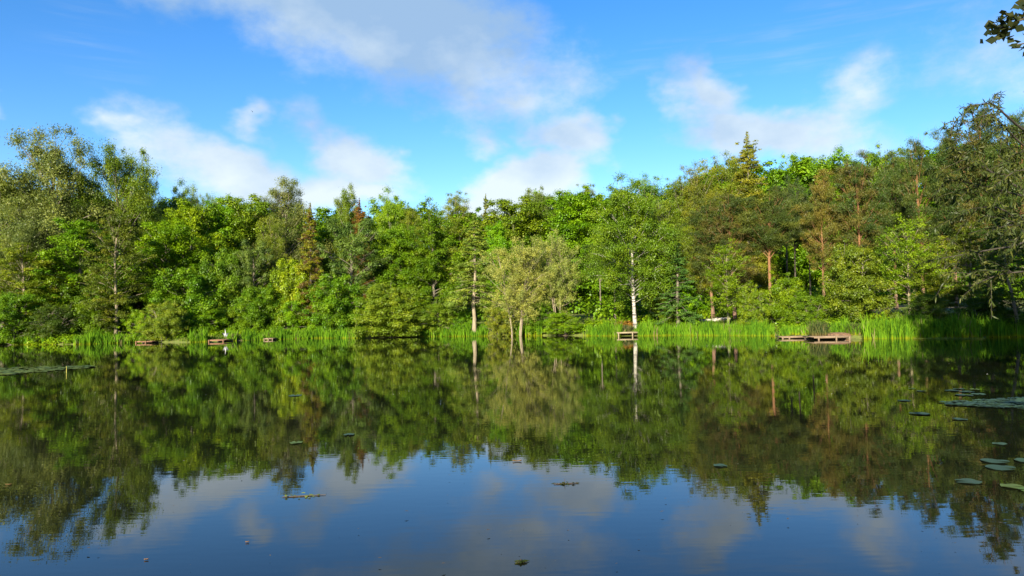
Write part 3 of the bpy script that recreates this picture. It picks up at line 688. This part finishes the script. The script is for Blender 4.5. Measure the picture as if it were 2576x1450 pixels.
# ------------------------------------------------------------------ heron sunning itself, wings held open
def heron():
    p = onwater(566, 860); x0, y0 = p[0], p[1]-.05
    y0 += .25
    root = empty('heron', (x0, y0, .215), R(8))
    white = plain('heron_neck_feathers', (.42, .42, .40), .8, .15, 20); grey = plain('heron_grey_feathers', (.20, .215, .23), .8, .25, 14)
    b = MB()
    pts = [(0, .20, .34), (0, .13, .38), (0, .04, .42), (0, -.04, .45), (0, -.09, .51), (-.005, -.095, .60), (-.015, -.08, .70), (-.025, -.075, .80), (-.03, -.09, .87), (-.03, -.12, .905), (-.03, -.16, .905), (-.03, -.19, .90)]
    rad = [.012, .06, .10, .105, .07, .042, .033, .029, .028, .036, .032, .014]
    b.tube(pts, rad, 10); body = link('body', b.mesh('body', True), white, root)
    k = MB(); k.tube([(-.03, -.18, .90), (-.03, -.25, .893), (-.03, -.31, .885)], [.014, .009, .003], 6); link('beak', k.mesh('beak', True), plain('beak_yellow', (.55, .36, .06), .5), root)
    for s in (-1, 1):        # wings: drooped and half open, palms to the sun
        prof = [(0.03, .53, -.06, .30), (.10, .54, -.08, .25), (.18, .56, -.08, .25), (.25, .585, -.06, .31), (.29, .60, -.04, .40)]
        V = []
        for (dx, zt, dy, zb) in prof: V += [(s*dx, dy, zt), (s*dx*.80, dy+.01, (zt+zb)/2), (s*dx*.50, dy+.02, zb)]
        V = np.array(V); Vb = V+np.array([0, .02, 0]); f = []
        for q in range(4):
            for j in range(2): f.append([q*3+j, q*3+3+j, q*3+4+j, q*3+1+j])
        f = np.array(f); rim = [0, 3, 6, 9, 12, 13, 14, 11, 8, 5, 2, 1]; F2 = [[rim[i], rim[(i+1) % 12], rim[(i+1) % 12]+15, rim[i]+15] for i in range(12)]
        link('wing', mesh_from('wing', np.vstack([V, Vb]), np.vstack([f, f[:, ::-1]+15, F2]), None, False), grey, root)
        l = MB(); l.tube([(s*.035, .02, .36), (s*.04, .05, .19), (s*.04, .02, .01), (s*.04, -.06, .006)], [.018, .010, .009, .007], 6); link('leg', l.mesh('leg', True), plain('leg_dull', (.25, .2, .1), .7), root)
    tag(root, 'grey heron with neck raised and wings half open on the red platform', 'heron')
heron()

# a swallow crossing the sky
def swallow():
    p = at(635, 281, 52); root = empty('swallow', tuple(p), R(20)); dk = plain('swallow_feathers', (.02, .025, .05), .6, .3)
    b = MB(); b.tube([(0, .09, 0), (0, .05, 0), (0, 0, 0), (0, -.05, .0), (0, -.085, 0)], [.006, .018, .024, .018, .006], 8); link('body', b.mesh('body', True), dk, root)
    for s, tip in ((-1, (-.13, .06, .10)), (1, (.06, .05, -.14))):
        tx, ty, tz = tip
        V = np.array([(0, -.03, 0), (0, .035, 0), (tx*.5, ty*.3-.025, tz*.5), (tx*.5, ty*.3+.03, tz*.5), (tx, ty, tz)]); V2 = V+np.array([0, 0, .004])
        f = [[0, 2, 3, 1], [2, 4, 3, 3]]
        link('wing', mesh_from('wing', np.vstack([V, V2]), f+[[6, 8, 7, 5], [8, 9, 7, 7]][::1]), dk, root)
    tag(root, 'small dark swallow flying over the left part of the sky', 'bird')
swallow()

# slender tree trunk by the heron, reddish higher up, built as a plain post
def post():
    p = at(550, 832, 75.5); z0 = gz1(p[0], 75.5); root = empty('slender_trunk', (p[0], 75.5, z0)); 
    m = MB(); m.tube([(0, 0, -.3), (.02, 0, .55), (.05, 0, 1.05)], [.06, .055, .05], 8); link('lower_stem', m.mesh('lower_stem', True), WOODP, root)
    m = MB(); m.tube([(.05, 0, 1.05), (.07, 0, 1.3), (.08, 0, 1.55), (.07, 0, 1.7)], [.05, .085, .08, .03], 8); link('upper_stem', m.mesh('upper_stem', True), plain('trunk_red_brown', (.38, .09, .05), .7, .3), root)
    tag(root, 'thin pale leaning tree trunk with red brown upper stretch left of the heron', 'post')
post()

# fallen pale logs on the lawn, red-brown brush heap, old stakes
for px, d, ln, rr, tilt, lab in ((1779, 65.3, 1.5, .17, 2, 'white fallen birch log lying on the mown bank, left piece'), (1814, 65.1, 1.6, .19, -2, 'white fallen birch log at the foot of the straight pale trunk')):
    p = at(px, 795, d); z = gz1(p[0], d); m = MB()
    xx = np.linspace(-ln/2, ln/2, 6); m.tube(np.stack([xx, .03*np.sin(xx*3), .02*np.cos(xx*4)], 1), [rr*.9, rr, rr*1.05, rr, rr*.92, rr*.8], 10)
    o = link('fallen_log', m.mesh('fallen_log', True), BARK['birch']); o.location = (p[0], d, z+rr*.9); o.rotation_euler = (0, R(tilt), R(4*tilt)); tag(o, lab, 'log', 'fallen birch logs')
def brush():
    r = np.random.default_rng(9); p = at(1573, 803, 64.5); z = gz1(p[0], 64.5)
    cen = np.stack([p[0]+r.normal(size=60)*.42, 64.5+r.normal(size=60)*.3, z+.15+np.abs(r.normal(size=60))*.22], 1)
    v, f, t = leaf_cloud(r, cen, np.full((60, 3), .2), 45, .22, .09, up=.4, out=.5, rnd=1)
    b = MB()
    for i in range(26):
        a = r.random()*6.28; q = p[0]+r.normal()*.35, 64.5+r.normal()*.25, z+.1; b.tube([q, (q[0]+math.cos(a)*.7, q[1]+math.sin(a)*.4, z+.3+.4*r.random())], [.015, .006], 4)
    root = empty('brush_heap', (0, 0, 0))
    link('dead_leaves', mesh_from('dead_leaves', v, f, t), LEAF['russet'], root); link('twigs', b.mesh('twigs'), BARK['grey'], root)
    tag(root, 'red brown heap of dead brush in the shade left of the birch trunk', 'brush heap')
brush()

# ------------------------------------------------------------------ lily pads and floating bits
PAD = leafmat('lily_pad', (.034, .072, .034), warm=.1, trans=.1, gloss=.10)  # darkened in colour for shade on the right raft; single pads share it
PADY = leafmat('lily_pad_yellowing', (.085, .135, .025), warm=.2, trans=.1, gloss=.08)
def pad_arrays(r, rad, z=.006):
    n = 20; notch = .28; th = np.linspace(notch, 2*math.pi-notch, n); w = r.normal()*.02
    v = [(0, 0, z+.004)]+[(math.cos(a)*rad*(1+.05*math.sin(3*a+w)), math.sin(a)*rad*.9, z+.010*abs(math.sin(2*a+rad*40))) for a in th]
    f = [[0, i, i+1, i+1] for i in range(1, n)]
    v = np.array(v); vb = v.copy(); vb[:, 2] -= .005
    return np.vstack([v, vb]), np.vstack([f, np.array(f)[:, ::-1][:, [2, 3, 1, 1]]*0 + np.array([[n+1, n+1+i+1, n+1+i, n+1+i] for i in range(1, n)])])
PADS = [
 (2435, 1213, 68, 'P', 'bluish lily pad alone at the lower right, left of the two green ones'),
 (2547, 1226, 62, 'Y', 'pale green lily pad at the right edge, the nearest of all'),
 (2590, 1236, 60, 'Y', 'green lily pad overlapping the nearest one at the right edge'),
 (2503, 1162, 72, 'P', 'grey blue lily pad, upper one of the near pair at the right'),
 (2517, 1179, 74, 'P', 'grey blue lily pad, lower one of the near pair at the right'),
 (2580, 1161, 60, 'P', 'lily pad cut by the right edge above the near pair'),
 (2515, 1118, 40, 'P', 'single blue lily pad between the raft and the near pair'),
 (2415, 1056, 40, 'P', 'small lily pad just below the right raft'),
 (2314, 1042, 56, 'P', 'long dark lily pad left of the right raft'),
 (2275, 1009, 36, 'P', 'faint blue lily pad, leftmost above the right raft'),
 (2318, 985, 26, 'P', 'small pale lily pad left of the cluster above the right raft'),
 (2395, 984, 40, 'P', 'lily pad at the left of the cluster above the right raft'),
 (2413, 979.5, 34, 'P', 'topmost lily pad of the cluster above the right raft'),
 (2452, 980.5, 28, 'Y', 'yellow lily pad in the cluster above the right raft'),
 (2432, 987, 40, 'P', 'middle lily pad of the cluster above the right raft'),
 (2425, 995, 50, 'P', 'lowest left lily pad of the cluster above the right raft'),
 (2462, 993, 40, 'P', 'lowest right lily pad of the cluster above the right raft'),
 (2295, 979, 20, 'Y', 'tiny yellowish lily pad furthest left of the right hand pads'),
 (743, 996, 42, 'P', 'pale lily pad alone in the green reflection left of middle'),
 (745, 1115, 40, 'Y', 'yellow green floating leaf in the reflection left of middle'),
 (878, 1095, 34, 'P', 'grey green lily pad right of the yellow green floating leaf'),
 (1812, 1173, 40, 'P', 'dark blue lily pad in the brown reflection right of middle'),
]
for i, (px, py, w, k, lab) in enumerate(PADS):
    r = np.random.default_rng(500+i); c = onwater(px, py); rad = .88*w/2/F_PX*c[1]
    v, f = pad_arrays(r, rad); o = link('lily_pad', mesh_from('lily_pad', v, f, np.full(len(f), .35+.3*r.random())), PADY if k == 'Y' else PAD)
    o.location = (c[0], c[1], .002*(i % 3)); o.rotation_euler = (R(r.normal()*.8), R(r.normal()*.8), r.random()*6.28); tag(o, lab, 'lily pad', 'lily pads on the pond')
def raft(seed, cfun, n, rad, lab, mat, extra=None):
    r = np.random.default_rng(seed); V = []; Fs = []; Tt = []; k = 0
    for i in range(n):
        x, y = cfun(r); v, f = pad_arrays(r, rad*(.6+.7*r.random()), .004+.012*r.random()); a = r.random()*6.28; ca, sa = math.cos(a), math.sin(a)
        v = v @ np.array([[ca, sa, 0], [-sa, ca, 0], [0, 0, 1.]]); ti = r.normal()*.05; v[:, 2] += v[:, 0]*ti+abs(ti)*rad; v += np.array([x, y, 0])
        V.append(v); Fs.append(f+k); k += len(v); Tt.append(np.full(len(f), r.random()))
    tag(link('lily_raft', mesh_from('lily_raft', np.vstack(V), np.vstack(Fs), np.concatenate(Tt)), mat), lab, 'lily pads', 'rafts of crowded lily pads', 'stuff')
def cl(r):
    px = 255*r.random()**1.25-25; mid = 936-.055*px; hw = 9*(1-max(0, px)/300); py = mid+hw*(2*r.random()-1); p = onwater(px, py); return p[0], p[1]
def cr_(r):
    u = r.random()**.7; px = 2375+230*u; py = 1016+(13*u+3)*(2*r.random()-1); p = onwater(px, py); return p[0], p[1]
raft(61, cl, 330, .20, 'long raft of green lily pads at the left edge of the pond', PADY)
raft(62, cr_, 230, .085, 'raft of small bluish lily pads near the right edge', PAD)
def stalks():
    for px, py, h, lab in ((167, 938, 16, 'upright yellow stalk standing in the left lily raft'),):
        c = onwater(px, py); m = MB(); hh = h/F_PX*c[1]; m.tube([(0, 0, -.2), (.005, 0, hh*.6), (0, 0, hh)], [.014, .012, .009], 6)
        o = link('water_stalk', m.mesh('water_stalk', True), plain('yellow_stalk', (.40, .36, .06), .7)); o.location = tuple(c); tag(o, lab, 'stalk')
stalks()
def flecks(name, seed, n, reg, smin, smax, mat, lab, cat):
    r = np.random.default_rng(seed); c = []
    while len(c) < n:
        px = reg[0]+(reg[1]-reg[0])*r.random(); py = reg[2]+(reg[3]-reg[2])*r.random()**(1.7 if reg[4] else 1)
        p = onwater(px, py)
        if sdist(p[0], p[1])[0] < -.5: c.append((p[0], p[1], .006))
    c = np.array(c); s = smin+(smax-smin)*r.random(n)**2
    v, f, t = leaf_cloud(r, c, np.full((n, 3), .001), 1, 1.0, .55, up=3, out=0, rnd=.35)
    v = v.reshape(n, 4, 3); ce = v.mean(1, keepdims=True); v = ce+(v-ce)*s[:, None, None]; v[:, :, 2] = np.maximum(v[:, :, 2], .003)
    tag(link(name, mesh_from(name, v.reshape(-1, 3), f, t), mat), lab, cat, None, 'stuff')
flecks('floating_fluff', 1, 230, (0, 2576, 852, 1000, True), .02, .06, plain('white_fluff', (.75, .72, .6), .9, .1), 'white fluff and petals drifting on the far water', 'floating fluff')
flecks('floating_debris', 2, 90, (200, 2576, 1150, 1440, False), .012, .045, plain('dark_debris', (.06, .045, .03), .8, .3), 'dark bits of leaf drifting on the near water', 'floating debris')
flecks('algae_film', 3, 700, (2300, 2480, 851.5, 855, False), .06, .25, LEAF['olive'], 'yellowish algae film along the dark right reeds', 'algae')
LITTER = plain('dead_leaf', (.28, .15, .05), .8, .35)
for px, py, w, lab in ((22, 1221, 14, 'curled orange leaf floating near the left edge'), (622, 1366, 9, 'small brown leaf floating low left of middle'), (1301, 1162, 22, 'long brown leaf floating below the central reflection'), (368, 1410, 10, 'small orange leaf floating at the bottom left')):
    c = onwater(px, py); L_ = w/F_PX*c[1]; r = np.random.default_rng(int(px)); g = np.linspace(-1, 1, 7)
    V = []; 
    for q in g: ww = .32*(1-q*q)+.01; V += [(q*L_/2, -ww*L_/2, .012+.12*L_*q*q), (q*L_/2, 0, .008+.05*L_*q*q), (q*L_/2, ww*L_/2, .012+.12*L_*q*q)]
    V = np.array(V); f = np.array([[k*3+j, k*3+3+j, k*3+4+j, k*3+1+j] for k in range(6) for j in (0, 1)]); V2 = V-np.array([0, 0, .004])
    o = link('floating_leaf', mesh_from('floating_leaf', np.vstack([V, V2]), np.vstack([f, f[:, ::-1]+21])), LITTER); o.location = tuple(c); o.rotation_euler = (0, 0, r.random()*.8); tag(o, lab, 'leaf', 'dead leaves floating on the pond')
def twig(px, py, w, lab, up, seed):
    r = np.random.default_rng(seed); c = onwater(px, py); L_ = w/F_PX*c[1]; root = empty('floating_twig', tuple(c), r.normal()*.1)
    m = MB(); xx = np.linspace(-L_/2, L_/2, 7); m.tube(np.stack([xx, .06*L_*np.sin(xx*5), .006+0*xx], 1), [.004, .006, .007, .007, .006, .005, .003], 5)
    if up: m.tube([(-.05*L_, 0, -.05), (-.05*L_, 0, up)], [.004, .003], 5)
    link('stem', m.mesh('stem', True), WOODD, root)
    cen = np.stack([(r.random(14)-.5)*L_, r.normal(size=14)*.10*L_, np.full(14, .008)], 1)
    v, f, t = leaf_cloud(r, cen, np.full((14, 3), .01), 1, .075, .03, up=2.5, out=0, rnd=.6)
    link('leaves', mesh_from('leaves', v, f, t), LEAF['fgwillow'] if up else LEAF['olive'], root); tag(root, lab, 'twig', 'twigs floating on the pond')
twig(1424, 1218, 62, 'dark water weed with upright stem floating in the blue reflection', .06, 1)
twig(765, 1249, 105, 'long pale leafy twig floating below the left reflection', 0, 2)
twig(1312, 1416, 30, 'dark clump of rotted leaves floating at the bottom middle', .03, 3)

# ------------------------------------------------------------------ near willow reaching in from the right
def near_willow():
    r = np.random.default_rng(42)
    bx, by = 10.8, 9.0; z0 = gz1(bx, by) if sdist(bx, by)[0] > 0 else -.3
    root = empty('willow_tree', (bx, by, z0)); off = np.array([bx, by, z0])
    tb = MB(); LP = []; LA = []
    P = np.array([(0, 0, -.5), (.1, .1, 1.5), (.0, .1, 3), (.25, .2, 5), (.3, .3, 7.5), (.2, .4, 10), (.3, .4, 12)]); tb.tube(P, [.30, .24, .21, .18, .14, .08, .03], 10)
    def branch(path, r0, leafy=.35, twigs=1.0, dense=1.0):
        path = np.asarray(path, float)
        s = np.linspace(0, len(path)-1, 26); i = np.minimum(s.astype(int), len(path)-2); fr = s-i
        # catmull-rom
        p0 = path[np.maximum(i-1, 0)]; p1 = path[i]; p2 = path[i+1]; p3 = path[np.minimum(i+2, len(path)-1)]; fr = fr[:, None]
        C = .5*((2*p1)+(-p0+p2)*fr+(2*p0-5*p1+4*p2-p3)*fr**2+(-p0+3*p1-3*p2+p3)*fr**3)
        tb.tube(C-off, np.linspace(r0, .0035, 26), 6)
        ln = np.linalg.norm(np.diff(C, axis=0), axis=1).sum(); 
        def strew(C, n, lo):
            q = lo+(1-lo)*r.random(n); k = q*(len(C)-1); ii = np.minimum(k.astype(int), len(C)-2); pp = C[ii]+(C[ii+1]-C[ii])*(k-ii)[:, None]; ta = C[ii+1]-C[ii]; ta /= np.linalg.norm(ta, axis=1)[:, None]+1e-9
            LP.append(pp); LA.append(ta)
        strew(C, int(ln*24*dense), leafy)
        for _ in range(int(ln*1.5*twigs)):
            k = leafy+(1-leafy)*r.random(); j = int(k*24); d = C[j+1]-C[j]; d /= np.linalg.norm(d)
            dv = d*.5+r.normal(size=3)*.6; dv /= np.linalg.norm(dv); L2 = .25+.55*r.random()
            t = np.linspace(0, 1, 7)[:, None]; tw = C[j]+dv*t*L2*.8+np.array([0, 0, -.15*L2])*t**2
            tb.tube(tw-off, np.linspace(.004, .0015, 7), 4, cap=False); strew(tw, int(L2*75*dense), .1)
    def W(*pts): return [at(*p) for p in pts]
    def fr(z, k=.0): return np.array([bx+.1, by+.15, z0+z])
    B = [
     ([fr(3.2)]+W((2700, 400, 9.2), (2580, 330, 9), (2530, 290, 8.8), (2500, 264, 8.7), (2470, 262, 8.6), (2422, 273, 8.6)), .022, .6, .5, .6),
     ([fr(3.4)]+W((2700, 450, 9.4), (2580, 370, 9.2), (2525, 318, 9), (2490, 290, 9), (2446, 302, 9)), .02, .5, 1.2, 1),
     ([fr(2.8)]+W((2700, 520, 9.3), (2560, 470, 9), (2480, 425, 8.9), (2425, 395, 8.9), (2390, 355, 8.9), (2402, 305, 8.9)), .022, .45, 2.0, 1.4),
     ([fr(2.6)]+W((2700, 520, 9.6), (2560, 490, 9.3), (2460, 465, 9.2), (2360, 448, 9.2)), .02, .45, 1.8, 1.3),
     ([fr(2.4)]+W((2700, 560, 8.8), (2570, 545, 8.6), (2490, 520, 8.6), (2410, 545, 8.6)), .018, .4, 1.6, 1.2),
     ([fr(2.0)]+W((2700, 610, 8.6), (2540, 622, 8.3), (2430, 640, 8.3), (2340, 655, 8.4)), .018, .5, .8, .8),
     ([fr(1.8)]+W((2720, 640, 8.2), (2590, 680, 8), (2520, 690, 8), (2455, 715, 8)), .016, .5, .8, .9),
     ([fr(2.6)]+W((2720, 470, 8.2), (2620, 440, 8), (2560, 430, 8), (2500, 470, 8)), .018, .3, 2.2, 1.5),
     ([fr(3.0)]+W((2720, 380, 9.8), (2640, 330, 9.6), (2570, 335, 9.6), (2520, 360, 9.6)), .018, .3, 2.2, 1.5),
     ([fr(2.4)]+W((2720, 560, 9.8), (2640, 600, 9.6), (2560, 600, 9.6), (2490, 640, 9.6)), .016, .35, 1.4, 1.2),
     ([fr(2.2)]+W((2700, 580, 7.8), (2600, 560, 7.6), (2540, 570, 7.6)), .014, .35, 1.6, 1.2),
     ([fr(3.3)]+W((2720, 400, 9.0), (2620, 370, 8.8), (2560, 385, 8.8), (2510, 420, 8.8)), .016, .3, 2.2, 1.5),
    ]
    for b in B: branch(*b)
    for i in range(34):      # the rest of the crown, to the right of the frame
        a = -.9+2.2*r.random() if i % 2 else r.random()*6.28; z = 2.5+8.5*r.random(); q = P[min(6, 2+int((z-2.5)/2.2))]+off; L2 = 2.2+1.6*r.random()
        e = q+np.array([math.cos(a)*L2, math.sin(a)*L2, 1.0+1.3*r.random()]); 
        if e[0] < e[1]*1.12+.3: e[0] = e[1]*1.12+.6
        branch([q, (q+e)/2+np.array([0, 0, .3]), e, e+(e-q)*.12-np.array([0, 0, .5])], .06, .3, 1.0, .6)
    pos = np.vstack(LP); ta = np.vstack(LA); M = len(pos)
    a = ta*.7+r.normal(size=(M, 3))*.7+np.array([0, 0, -.55]); a /= np.linalg.norm(a, axis=1)[:, None]
    nn = r.normal(size=(M, 3))+np.array([0, 0, .8]); nn -= a*(nn*a).sum(1)[:, None]; nn /= np.linalg.norm(nn, axis=1)[:, None]; b = np.cross(nn, a)
    Lf = (.045+.05*r.random(M))[:, None]; w = Lf*.17; c = nn*Lf*.12
    p = pos-off
    v = np.stack([p, p+a*Lf*.35+b*w*.5+c*.6, p+a*Lf*.35-b*w*.5+c*.6, p+a*Lf*.72+b*w*.4+c*.3, p+a*Lf*.72-b*w*.4+c*.3, p+a*Lf-c*.6], 1).reshape(-1, 3)
    i0 = np.arange(M)[:, None]*6
    f = np.concatenate([i0+np.array([0, 1, 2, 2]), i0+np.array([1, 3, 4, 2]), i0+np.array([3, 5, 4, 4])], 1).reshape(-1, 4)
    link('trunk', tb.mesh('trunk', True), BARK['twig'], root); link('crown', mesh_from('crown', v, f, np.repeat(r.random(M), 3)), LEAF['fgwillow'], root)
    tag(root, 'near willow reaching in from the right with long narrow leaves', 'tree', 'trees on the near bank')
near_willow()

def near_alder():
    r = np.random.default_rng(8); bx, by = 7.2, 2.2; z0 = gz1(bx, by); root = empty('alder_tree', (bx, by, z0)); off = np.array([bx, by, z0])
    tb = MB(); tb.tube([(0, 0, -.4), (.05, .1, 2), (0, .2, 4), (.1, .2, 6), (.1, .3, 8)], [.2, .16, .13, .09, .03], 9)
    LP = []
    def br(pts, r0, n):
        pts = np.array(pts); tb.tube(pts-off, np.linspace(r0, .004, len(pts)), 6); C = pts; q = 1-(r.random(n)**1.2)*.42; k = q*(len(C)-1); ii = np.minimum(k.astype(int), len(C)-2)
        LP.append(C[ii]+(C[ii+1]-C[ii])*(k-ii)[:, None]+r.normal(size=(n, 3))*.035)
    t0 = off+np.array([.02, .1, 3.6])
    br([t0, at(2760, -60, 5), at(2620, 35, 5), at(2575, 48, 5), at(2540, 62, 5), at(2502, 76, 5)], .012, 75)
    br([t0, at(2760, 40, 5), at(2640, 95, 5), at(2590, 108, 5), at(2557, 113, 5)], .008, 26)
    br([t0, at(2760, -120, 5.2), at(2640, -40, 5.2), at(2600, 0, 5.2), at(2572, 25, 5.2)], .008, 30)
    for i in range(14):
        a = r.random()*6.28; z = 3+4.5*r.random(); q = off+np.array([.05, .2, z]); e = q+np.array([math.cos(a)*1.8, math.sin(a)*1.6, .6]); 
        if e[0] < e[1]*.78+.3: continue
        br([q, (q+e)/2+np.array([0, 0, .1]), e], .03, 160)
    p = np.vstack(LP)-off
    v, f, t = leaf_cloud(r, p, np.full((len(p), 3), .03), 1, .062, .045, up=.4, out=.2, rnd=1.2)
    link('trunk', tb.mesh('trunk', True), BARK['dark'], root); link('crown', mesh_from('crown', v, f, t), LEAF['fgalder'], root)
    tag(root, 'near alder whose dark leafy twig tips hang into the top right corner', 'tree', 'trees on the near bank')
near_alder()

# two shore trees right of the frame: they shade the right end of the bank
for nm, pk, c, x, y, H, w, lab in (('oak_tree', 'maple0', 'mid', 28.4, 33, 15, 4.0, 'broad oak on the right shore beyond the frame, nearer the reeds'), ('oak_tree', 'maple2', 'mid', 16.4, 15.2, 18, 3.6, 'tall oak on the right shore beyond the frame, nearest the camera'), ('oak_tree', 'maple1', 'mid', 24.6, 24, 16, 4.0, 'broad oak on the right shore beyond the frame, middle one')):
    tm, cm, zm, rm = PROTO[pk]; z0 = max(.1, gz1(x, y)); root = empty(nm, (x, y, z0), 1.0); root.scale = (w/rm, w/rm, H/zm)
    link('trunk', tm, BARK['grey'], root); link('crown', cm, LEAF[c], root); tag(root, lab, 'tree', 'trees on the right shore')

# ------------------------------------------------------------------ light and sky
SUN_EL, SUN_AZ = R(22), R(180+20)        # azimuth clockwise from +Y: behind the camera, to its left
sun_dir = Vector((math.sin(SUN_AZ)*math.cos(SUN_EL), math.cos(SUN_AZ)*math.cos(SUN_EL), math.sin(SUN_EL)))
sl = bpy.data.lights.new('sun', 'SUN'); sl.energy = 5.0; sl.angle = R(.5); sl.color = (1, .90, .72)
so = bpy.data.objects.new('sun', sl); COL.objects.link(so); so.rotation_euler = sun_dir.to_track_quat('Z', 'Y').to_euler()

w = bpy.data.worlds.new('World'); sc.world = w; w.use_nodes = True; nt = w.node_tree; nt.nodes.clear(); L = nt.links.new
out = N(nt, 'ShaderNodeOutputWorld'); bg = N(nt, 'ShaderNodeBackground'); bg.inputs['Strength'].default_value = .087
SKYM = .087
sky = N(nt, 'ShaderNodeTexSky', sky_type='NISHITA', sun_disc=False, sun_elevation=SUN_EL, sun_rotation=SUN_AZ, air_density=1.0, dust_density=.3, ozone_density=3.0)
hs = N(nt, 'ShaderNodeHueSaturation', i_Saturation=1.32, i_Value=1.0, i_Hue=.508); L(sky.outputs[0], hs.inputs['Color'])
tc = N(nt, 'ShaderNodeTexCoord'); sx = N(nt, 'ShaderNodeSeparateXYZ'); L(tc.outputs['Generated'], sx.inputs[0])
def M(op, a, b=None, clamp=False):
    n = nt.nodes.new('ShaderNodeMath'); n.operation = op; n.use_clamp = clamp
    for i, q in enumerate((a, b)):
        if q is None: continue
        if isinstance(q, (int, float)): n.inputs[i].default_value = q
        else: L(q, n.inputs[i])
    return n.outputs[0]
AZ = M('ARCTAN2', sx.outputs[0], sx.outputs[1]); EL = M('ARCSINE', sx.outputs[2])
cv = N(nt, 'ShaderNodeCombineXYZ'); L(AZ, cv.inputs[0]); L(M('MULTIPLY', EL, 1.5), cv.inputs[1])
def noise(scale, det, rough=.55, seed=0.0, sxy=(1, 1)):
    mp = N(nt, 'ShaderNodeMapping'); mp.inputs['Location'].default_value = (seed, seed*.7, 0); mp.inputs['Scale'].default_value = (*sxy, 1); L(cv.outputs[0], mp.inputs[0])
    q = N(nt, 'ShaderNodeTexNoise', i_Scale=scale, i_Detail=det, i_Roughness=rough); L(mp.outputs[0], q.inputs['Vector']); return q
wn = noise(7, 4, .6, 3.1); ws = N(nt, 'ShaderNodeSeparateColor'); L(wn.outputs['Color'], ws.inputs[0])
AZw = M('ADD', AZ, M('MULTIPLY', M('SUBTRACT', ws.outputs[0], .5), .16)); ELw = M('ADD', EL, M('MULTIPLY', M('SUBTRACT', ws.outputs[1], .5), .10))
def azel(px, py):
    v = ray(px, py); v = v/np.linalg.norm(v); return math.atan2(v[0], v[1]), math.asin(v[2])
def blob(px, py, rx, ry, ang, amp):
    a0, e0 = azel(px, py); ca, sa = math.cos(R(ang)), math.sin(R(ang)); k = 1/F_PX
    da = M('SUBTRACT', AZw, a0); de = M('SUBTRACT', ELw, e0)
    u = M('DIVIDE', M('SUBTRACT', M('MULTIPLY', da, ca), M('MULTIPLY', de, sa)), rx*k); q = M('DIVIDE', M('ADD', M('MULTIPLY', da, sa), M('MULTIPLY', de, ca)), ry*k)
    dd = M('SQRT', M('ADD', M('MULTIPLY', u, u), M('MULTIPLY', q, q)))
    return M('MULTIPLY', M('SUBTRACT', 1.25, dd), amp)
CL = [(780, -10, 480, 130, 8, 1.0), (1090, 90, 330, 150, 18, 1.15), (1170, 185, 180, 100, 25, .9), (1295, 240, 70, 62, 0, .65),
      (540, 400, 195, 60, 22, .82), (290, 303, 70, 24, 10, .42), (640, 455, 190, 66, 10, 1.0), (645, 312, 50, 40, 40, .6),
      (880, 390, 145, 66, 28, 1.1), (810, 470, 170, 55, 10, .85), (900, 500, 150, 40, 0, .8),
      (1330, 462, 150, 66, 0, 1.6), (1330, 520, 200, 50, 0, 1.4), (1455, 362, 110, 56, 15, .9), (1230, 350, 60, 30, 20, .5),
      (1755, 250, 120, 62, 25, .95), (1960, 345, 210, 60, 8, 1.1), (1830, 330, 110, 60, 30, .9), (2155, 210, 95, 40, -40, .40), (-10, 272, 40, 30, 0, .7), (2540, 100, 120, 90, 0, .2)]
acc = None
for c in CL:
    b = M('MAXIMUM', blob(*c), -1.0); acc = b if acc is None else M('SMOOTH_MAX', acc, b)
for n in nt.nodes:
    if n.bl_idname == 'ShaderNodeMath' and n.operation == 'SMOOTH_MAX': n.inputs[2].default_value = .25
fb = noise(8, 10, .62, 1.7)
msk = M('ADD', acc, M('MULTIPLY', M('SUBTRACT', fb.outputs['Fac'], .5), 2.0))
mr = N(nt, 'ShaderNodeMapRange', interpolation_type='SMOOTHSTEP', i_1=-.14, i_2=.86); L(msk, mr.inputs[0])
dens = M('MULTIPLY', mr.outputs[0], .93)
# thin streaks high on the right
ci = noise(5, 7, .6, 8.3, (1.0, 9.0)); st = None
for c in [(2200, 55, 330, 60, -6, 1.0), (1850, 120, 380, 36, -5, .9), (2080, 105, 300, 26, -8, .9), (1560, 205, 200, 22, -6, .6), (240, 100, 120, 90, 30, .45)]:
    b = M('MAXIMUM', blob(*c), 0.0); st = b if st is None else M('MAXIMUM', st, b)
cm = N(nt, 'ShaderNodeMapRange', interpolation_type='SMOOTHSTEP', i_1=.42, i_2=.80, i_4=.42); L(ci.outputs['Fac'], cm.inputs[0])
dens = M('MAXIMUM', dens, M('MULTIPLY', cm.outputs[0], M('MINIMUM', st, 1.0)))
shade = noise(5, 6, .55, 5.0)
ccol = ramp(nt, M('ADD', M('ADD', M('MULTIPLY', shade.outputs['Fac'], .8), .25), M('MULTIPLY', EL, -1.4)), [(.12, (.36, .54, .78)), (.44, (.86, .96, 1.0))])
cs = N(nt, 'ShaderNodeVectorMath', operation='SCALE'); L(ccol, cs.inputs[0]); cs.inputs['Scale'].default_value = 1/SKYM*.385
mx = N(nt, 'ShaderNodeMix', data_type='RGBA'); L(dens, mx.inputs[0]); L(hs.outputs[0], mx.inputs[6]); L(cs.outputs[0], mx.inputs[7])
L(mx.outputs[2], bg.inputs['Color']); L(bg.outputs[0], out.inputs[0])

sc.view_settings.view_transform = 'Standard'; sc.view_settings.look = 'None'; sc.view_settings.exposure = 1.42; sc.view_settings.gamma = 1
sc.render.engine = 'CYCLES'
sc.cycles.max_bounces = 6; sc.cycles.diffuse_bounces = 2; sc.cycles.glossy_bounces = 3; sc.cycles.transmission_bounces = 4; sc.cycles.transparent_max_bounces = 4
sc.cycles.use_denoising = True; sc.cycles.sample_clamp_indirect = 6
